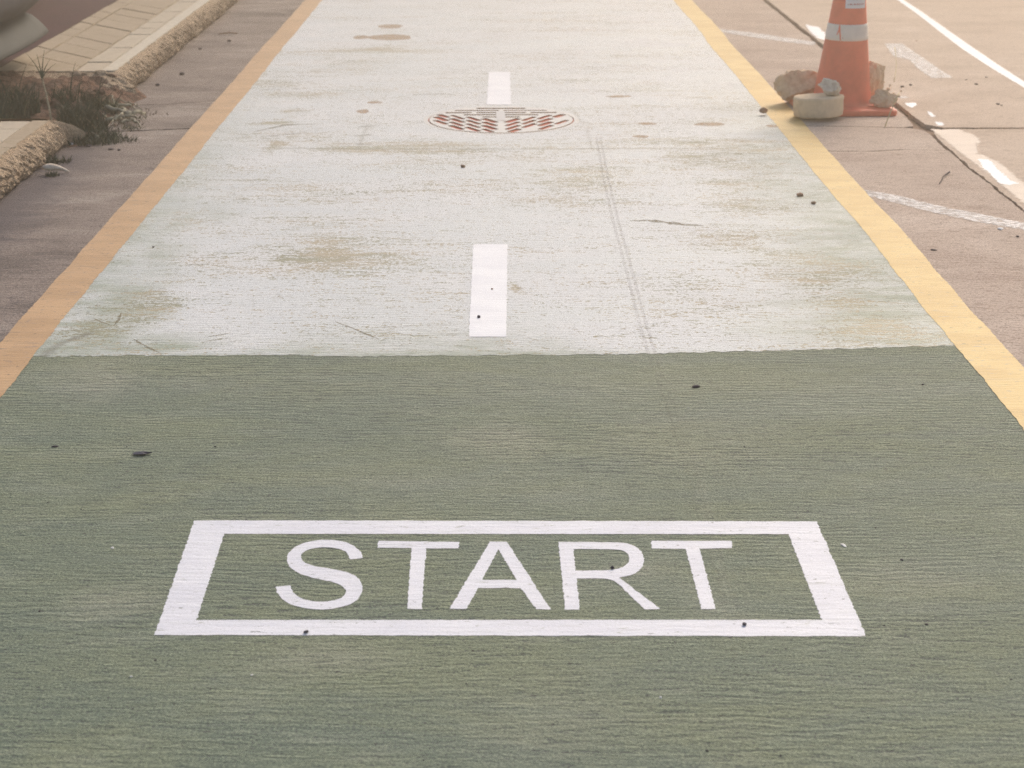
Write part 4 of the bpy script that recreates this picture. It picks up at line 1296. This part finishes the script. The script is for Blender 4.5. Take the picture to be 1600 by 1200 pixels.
def make_car(label):
    root = empty('parked_car', (0, 0, 0))
    tag(root, label, 'car', 'cars parked nose to the sidewalk')
    HW, L = 0.86, 4.1
    bm = bumper_sweep([(-.10, .262), (-.085, .262), (-.060, .272), (-.030, .295), (.002, .322), (.026, .352), (.034, .375), (.038, .44), (.026, .52), (.0, .59), (-.03, .63)], HW, .34, .75)
    bm_obj('bumper', bm, M['car'], root, True)
    bm = bumper_sweep([(-.09, .150), (.024, .148), (.030, .152), (.031, .158), (.020, .176), (.002, .196), (-.018, .216), (-.040, .236), (-.075, .252), (-.10, .262)], HW - .02, .30, .72)
    bm_obj('lower_skirt', bm, M['lip'], root, True)
    # body loft: stations from nose (x=0) to tail
    st_ = [(-.03, .56, .68, .80), (-.25, .3, .78, .84), (-.7, .22, .90, .86), (-1.15, .22, .96, .86), (-2.2, .22, .98, .87), (-3.2, .22, 1.0, .87), (-3.75, .26, 1.0, .85), (-4.02, .36, .95, .79), (-4.1, .5, .86, .74)]
    bm = bmesh.new(); rows = []
    for x, zb, zt, hw in st_:
        row = []
        for k in range(25):
            a = -PI * .5 + 2 * PI * k / 24
            ca, sa = math.cos(a), math.sin(a)
            e = .42
            yy = hw * math.copysign(abs(ca) ** e, ca); zz = (zt + zb) / 2 + (zt - zb) / 2 * math.copysign(abs(sa) ** e, sa)
            row.append(bm.verts.new((x, yy, zz)))
        rows.append(row)
    for r0, r1 in zip(rows[:-1], rows[1:]):
        for k in range(24): bm.faces.new((r0[k], r0[k + 1], r1[k + 1], r1[k]))
    bm.faces.new(rows[0][:-1]); bm.faces.new(rows[-1][:-1][::-1])
    bmesh.ops.remove_doubles(bm, verts=bm.verts, dist=1e-4)
    bmesh.ops.recalc_face_normals(bm, faces=bm.faces)
    bm_obj('body', bm, M['car'], root, True)
    # cabin glass and roof
    bm = bmesh.new()
    lo = [(-1.15, -.74), (-1.15, .74), (-3.95, .72), (-3.95, -.72)]
    hi = [(-1.95, -.58), (-1.95, .58), (-3.55, .56), (-3.55, -.56)]
    a = [bm.verts.new((x, y, .95)) for x, y in lo]; b = [bm.verts.new((x, y, 1.40)) for x, y in hi]
    for k in range(4): bm.faces.new((a[k - 1], a[k], b[k], b[k - 1]))
    bmesh.ops.recalc_face_normals(bm, faces=bm.faces)
    bm_obj('window', bm, M['glass'], root)
    bm = bmesh.new()
    a = [bm.verts.new((x * 1.0 + (.03 if x > -2 else -.03), y * 1.05, 1.395)) for x, y in hi]; b = [bm.verts.new((x + (-.15 if x > -2 else .15), y * .8, 1.46)) for x, y in hi]
    for k in range(4): bm.faces.new((a[k - 1], a[k], b[k], b[k - 1]))
    bm.faces.new(b)
    bmesh.ops.recalc_face_normals(bm, faces=bm.faces)
    bm_obj('roof', bm, M['car'], root)
    for s in (-1, 1):
        bm = bmesh.new(); bmesh.ops.create_icosphere(bm, subdivisions=3, radius=1)
        for v in bm.verts: v.co = Vector((v.co.x * .16, v.co.y * .17, v.co.z * .07))
        bm_obj('headlight', bm, M['lamp'], root, True, (-.13, s * .60, .665))
        for wx in (-.82, -3.35):
            w = empty('wheel', (wx, s * .76, .30)); w.parent = root
            bm = bmesh.new(); pr = [(.20, -.09), (.28, -.095), (.30, -.07), (.303, 0), (.30, .07), (.28, .095), (.20, .09)]
            rr2 = [[bm.verts.new((r * math.cos(2 * PI * k / 36), h, r * math.sin(2 * PI * k / 36))) for k in range(36)] for r, h in pr]
            for r0, r1 in zip(rr2[:-1], rr2[1:]):
                for k in range(36): bm.faces.new((r0[k], r0[(k + 1) % 36], r1[(k + 1) % 36], r1[k]))
            bm_obj('tyre', bm, M['tyre'], w, True)
            bm = bmesh.new()
            c0 = bm.verts.new((0, s * .05, 0)); pts = []
            for k in range(40):
                r = .2 if (k // 4) % 2 == 0 else .185
                pts.append(bm.verts.new((r * math.cos(2 * PI * k / 40), s * (.085 if (k // 4) % 2 == 0 else .06), r * math.sin(2 * PI * k / 40))))
            for k in range(40): bm.faces.new((c0, pts[k], pts[(k + 1) % 40]))
            bm_obj('rim', bm, M['rim'], w)
    bm = bmesh.new()
    bmesh.ops.create_cube(bm, size=1)
    for v in bm.verts: v.co = Vector((v.co.x * .03, v.co.y * .9, v.co.z * .09))
    bm_obj('grille', bm, M['black'], root, False, (.055, 0, .50))
    return root
def copy_tree(o, parent=None):
    c = o.copy(); C.objects.link(c)
    if parent is not None: c.parent = parent
    for ch in list(o.children): copy_tree(ch, c)
    return c
car = make_car('dark blue grey car whose rounded bumper corner shows at the top left')
car.location = (-2.40, 8.74, KH)
car2 = copy_tree(car)
car2['label'] = 'dark car standing farther back beyond the first, mostly out of the picture'
car2.location = (-3.05, 11.5, KH)

# ------------------------------------------------------------------ air
bm = bmesh.new()
bmesh.ops.create_cube(bm, size=1)
for v in bm.verts: v.co = Vector((v.co.x * 170, v.co.y * 170, 0.3 + v.co.z * 2.8))
hz = bpy.data.materials.new('pale_air'); hz.use_nodes = True
nt = hz.node_tree; nt.nodes.remove(nt.nodes['Principled BSDF'])
pv = nt.nodes.new('ShaderNodeVolumePrincipled')
pv.inputs['Color'].default_value = (1.0, 0.84, 0.66, 1)
pv.inputs['Density'].default_value = HAZE_DENSITY
pv.inputs['Anisotropy'].default_value = HAZE_G
nt.links.new(pv.outputs[0], nt.nodes['Material Output'].inputs['Volume'])
haze = bm_obj('haze', bm, hz)
tag(haze, kind='stuff')
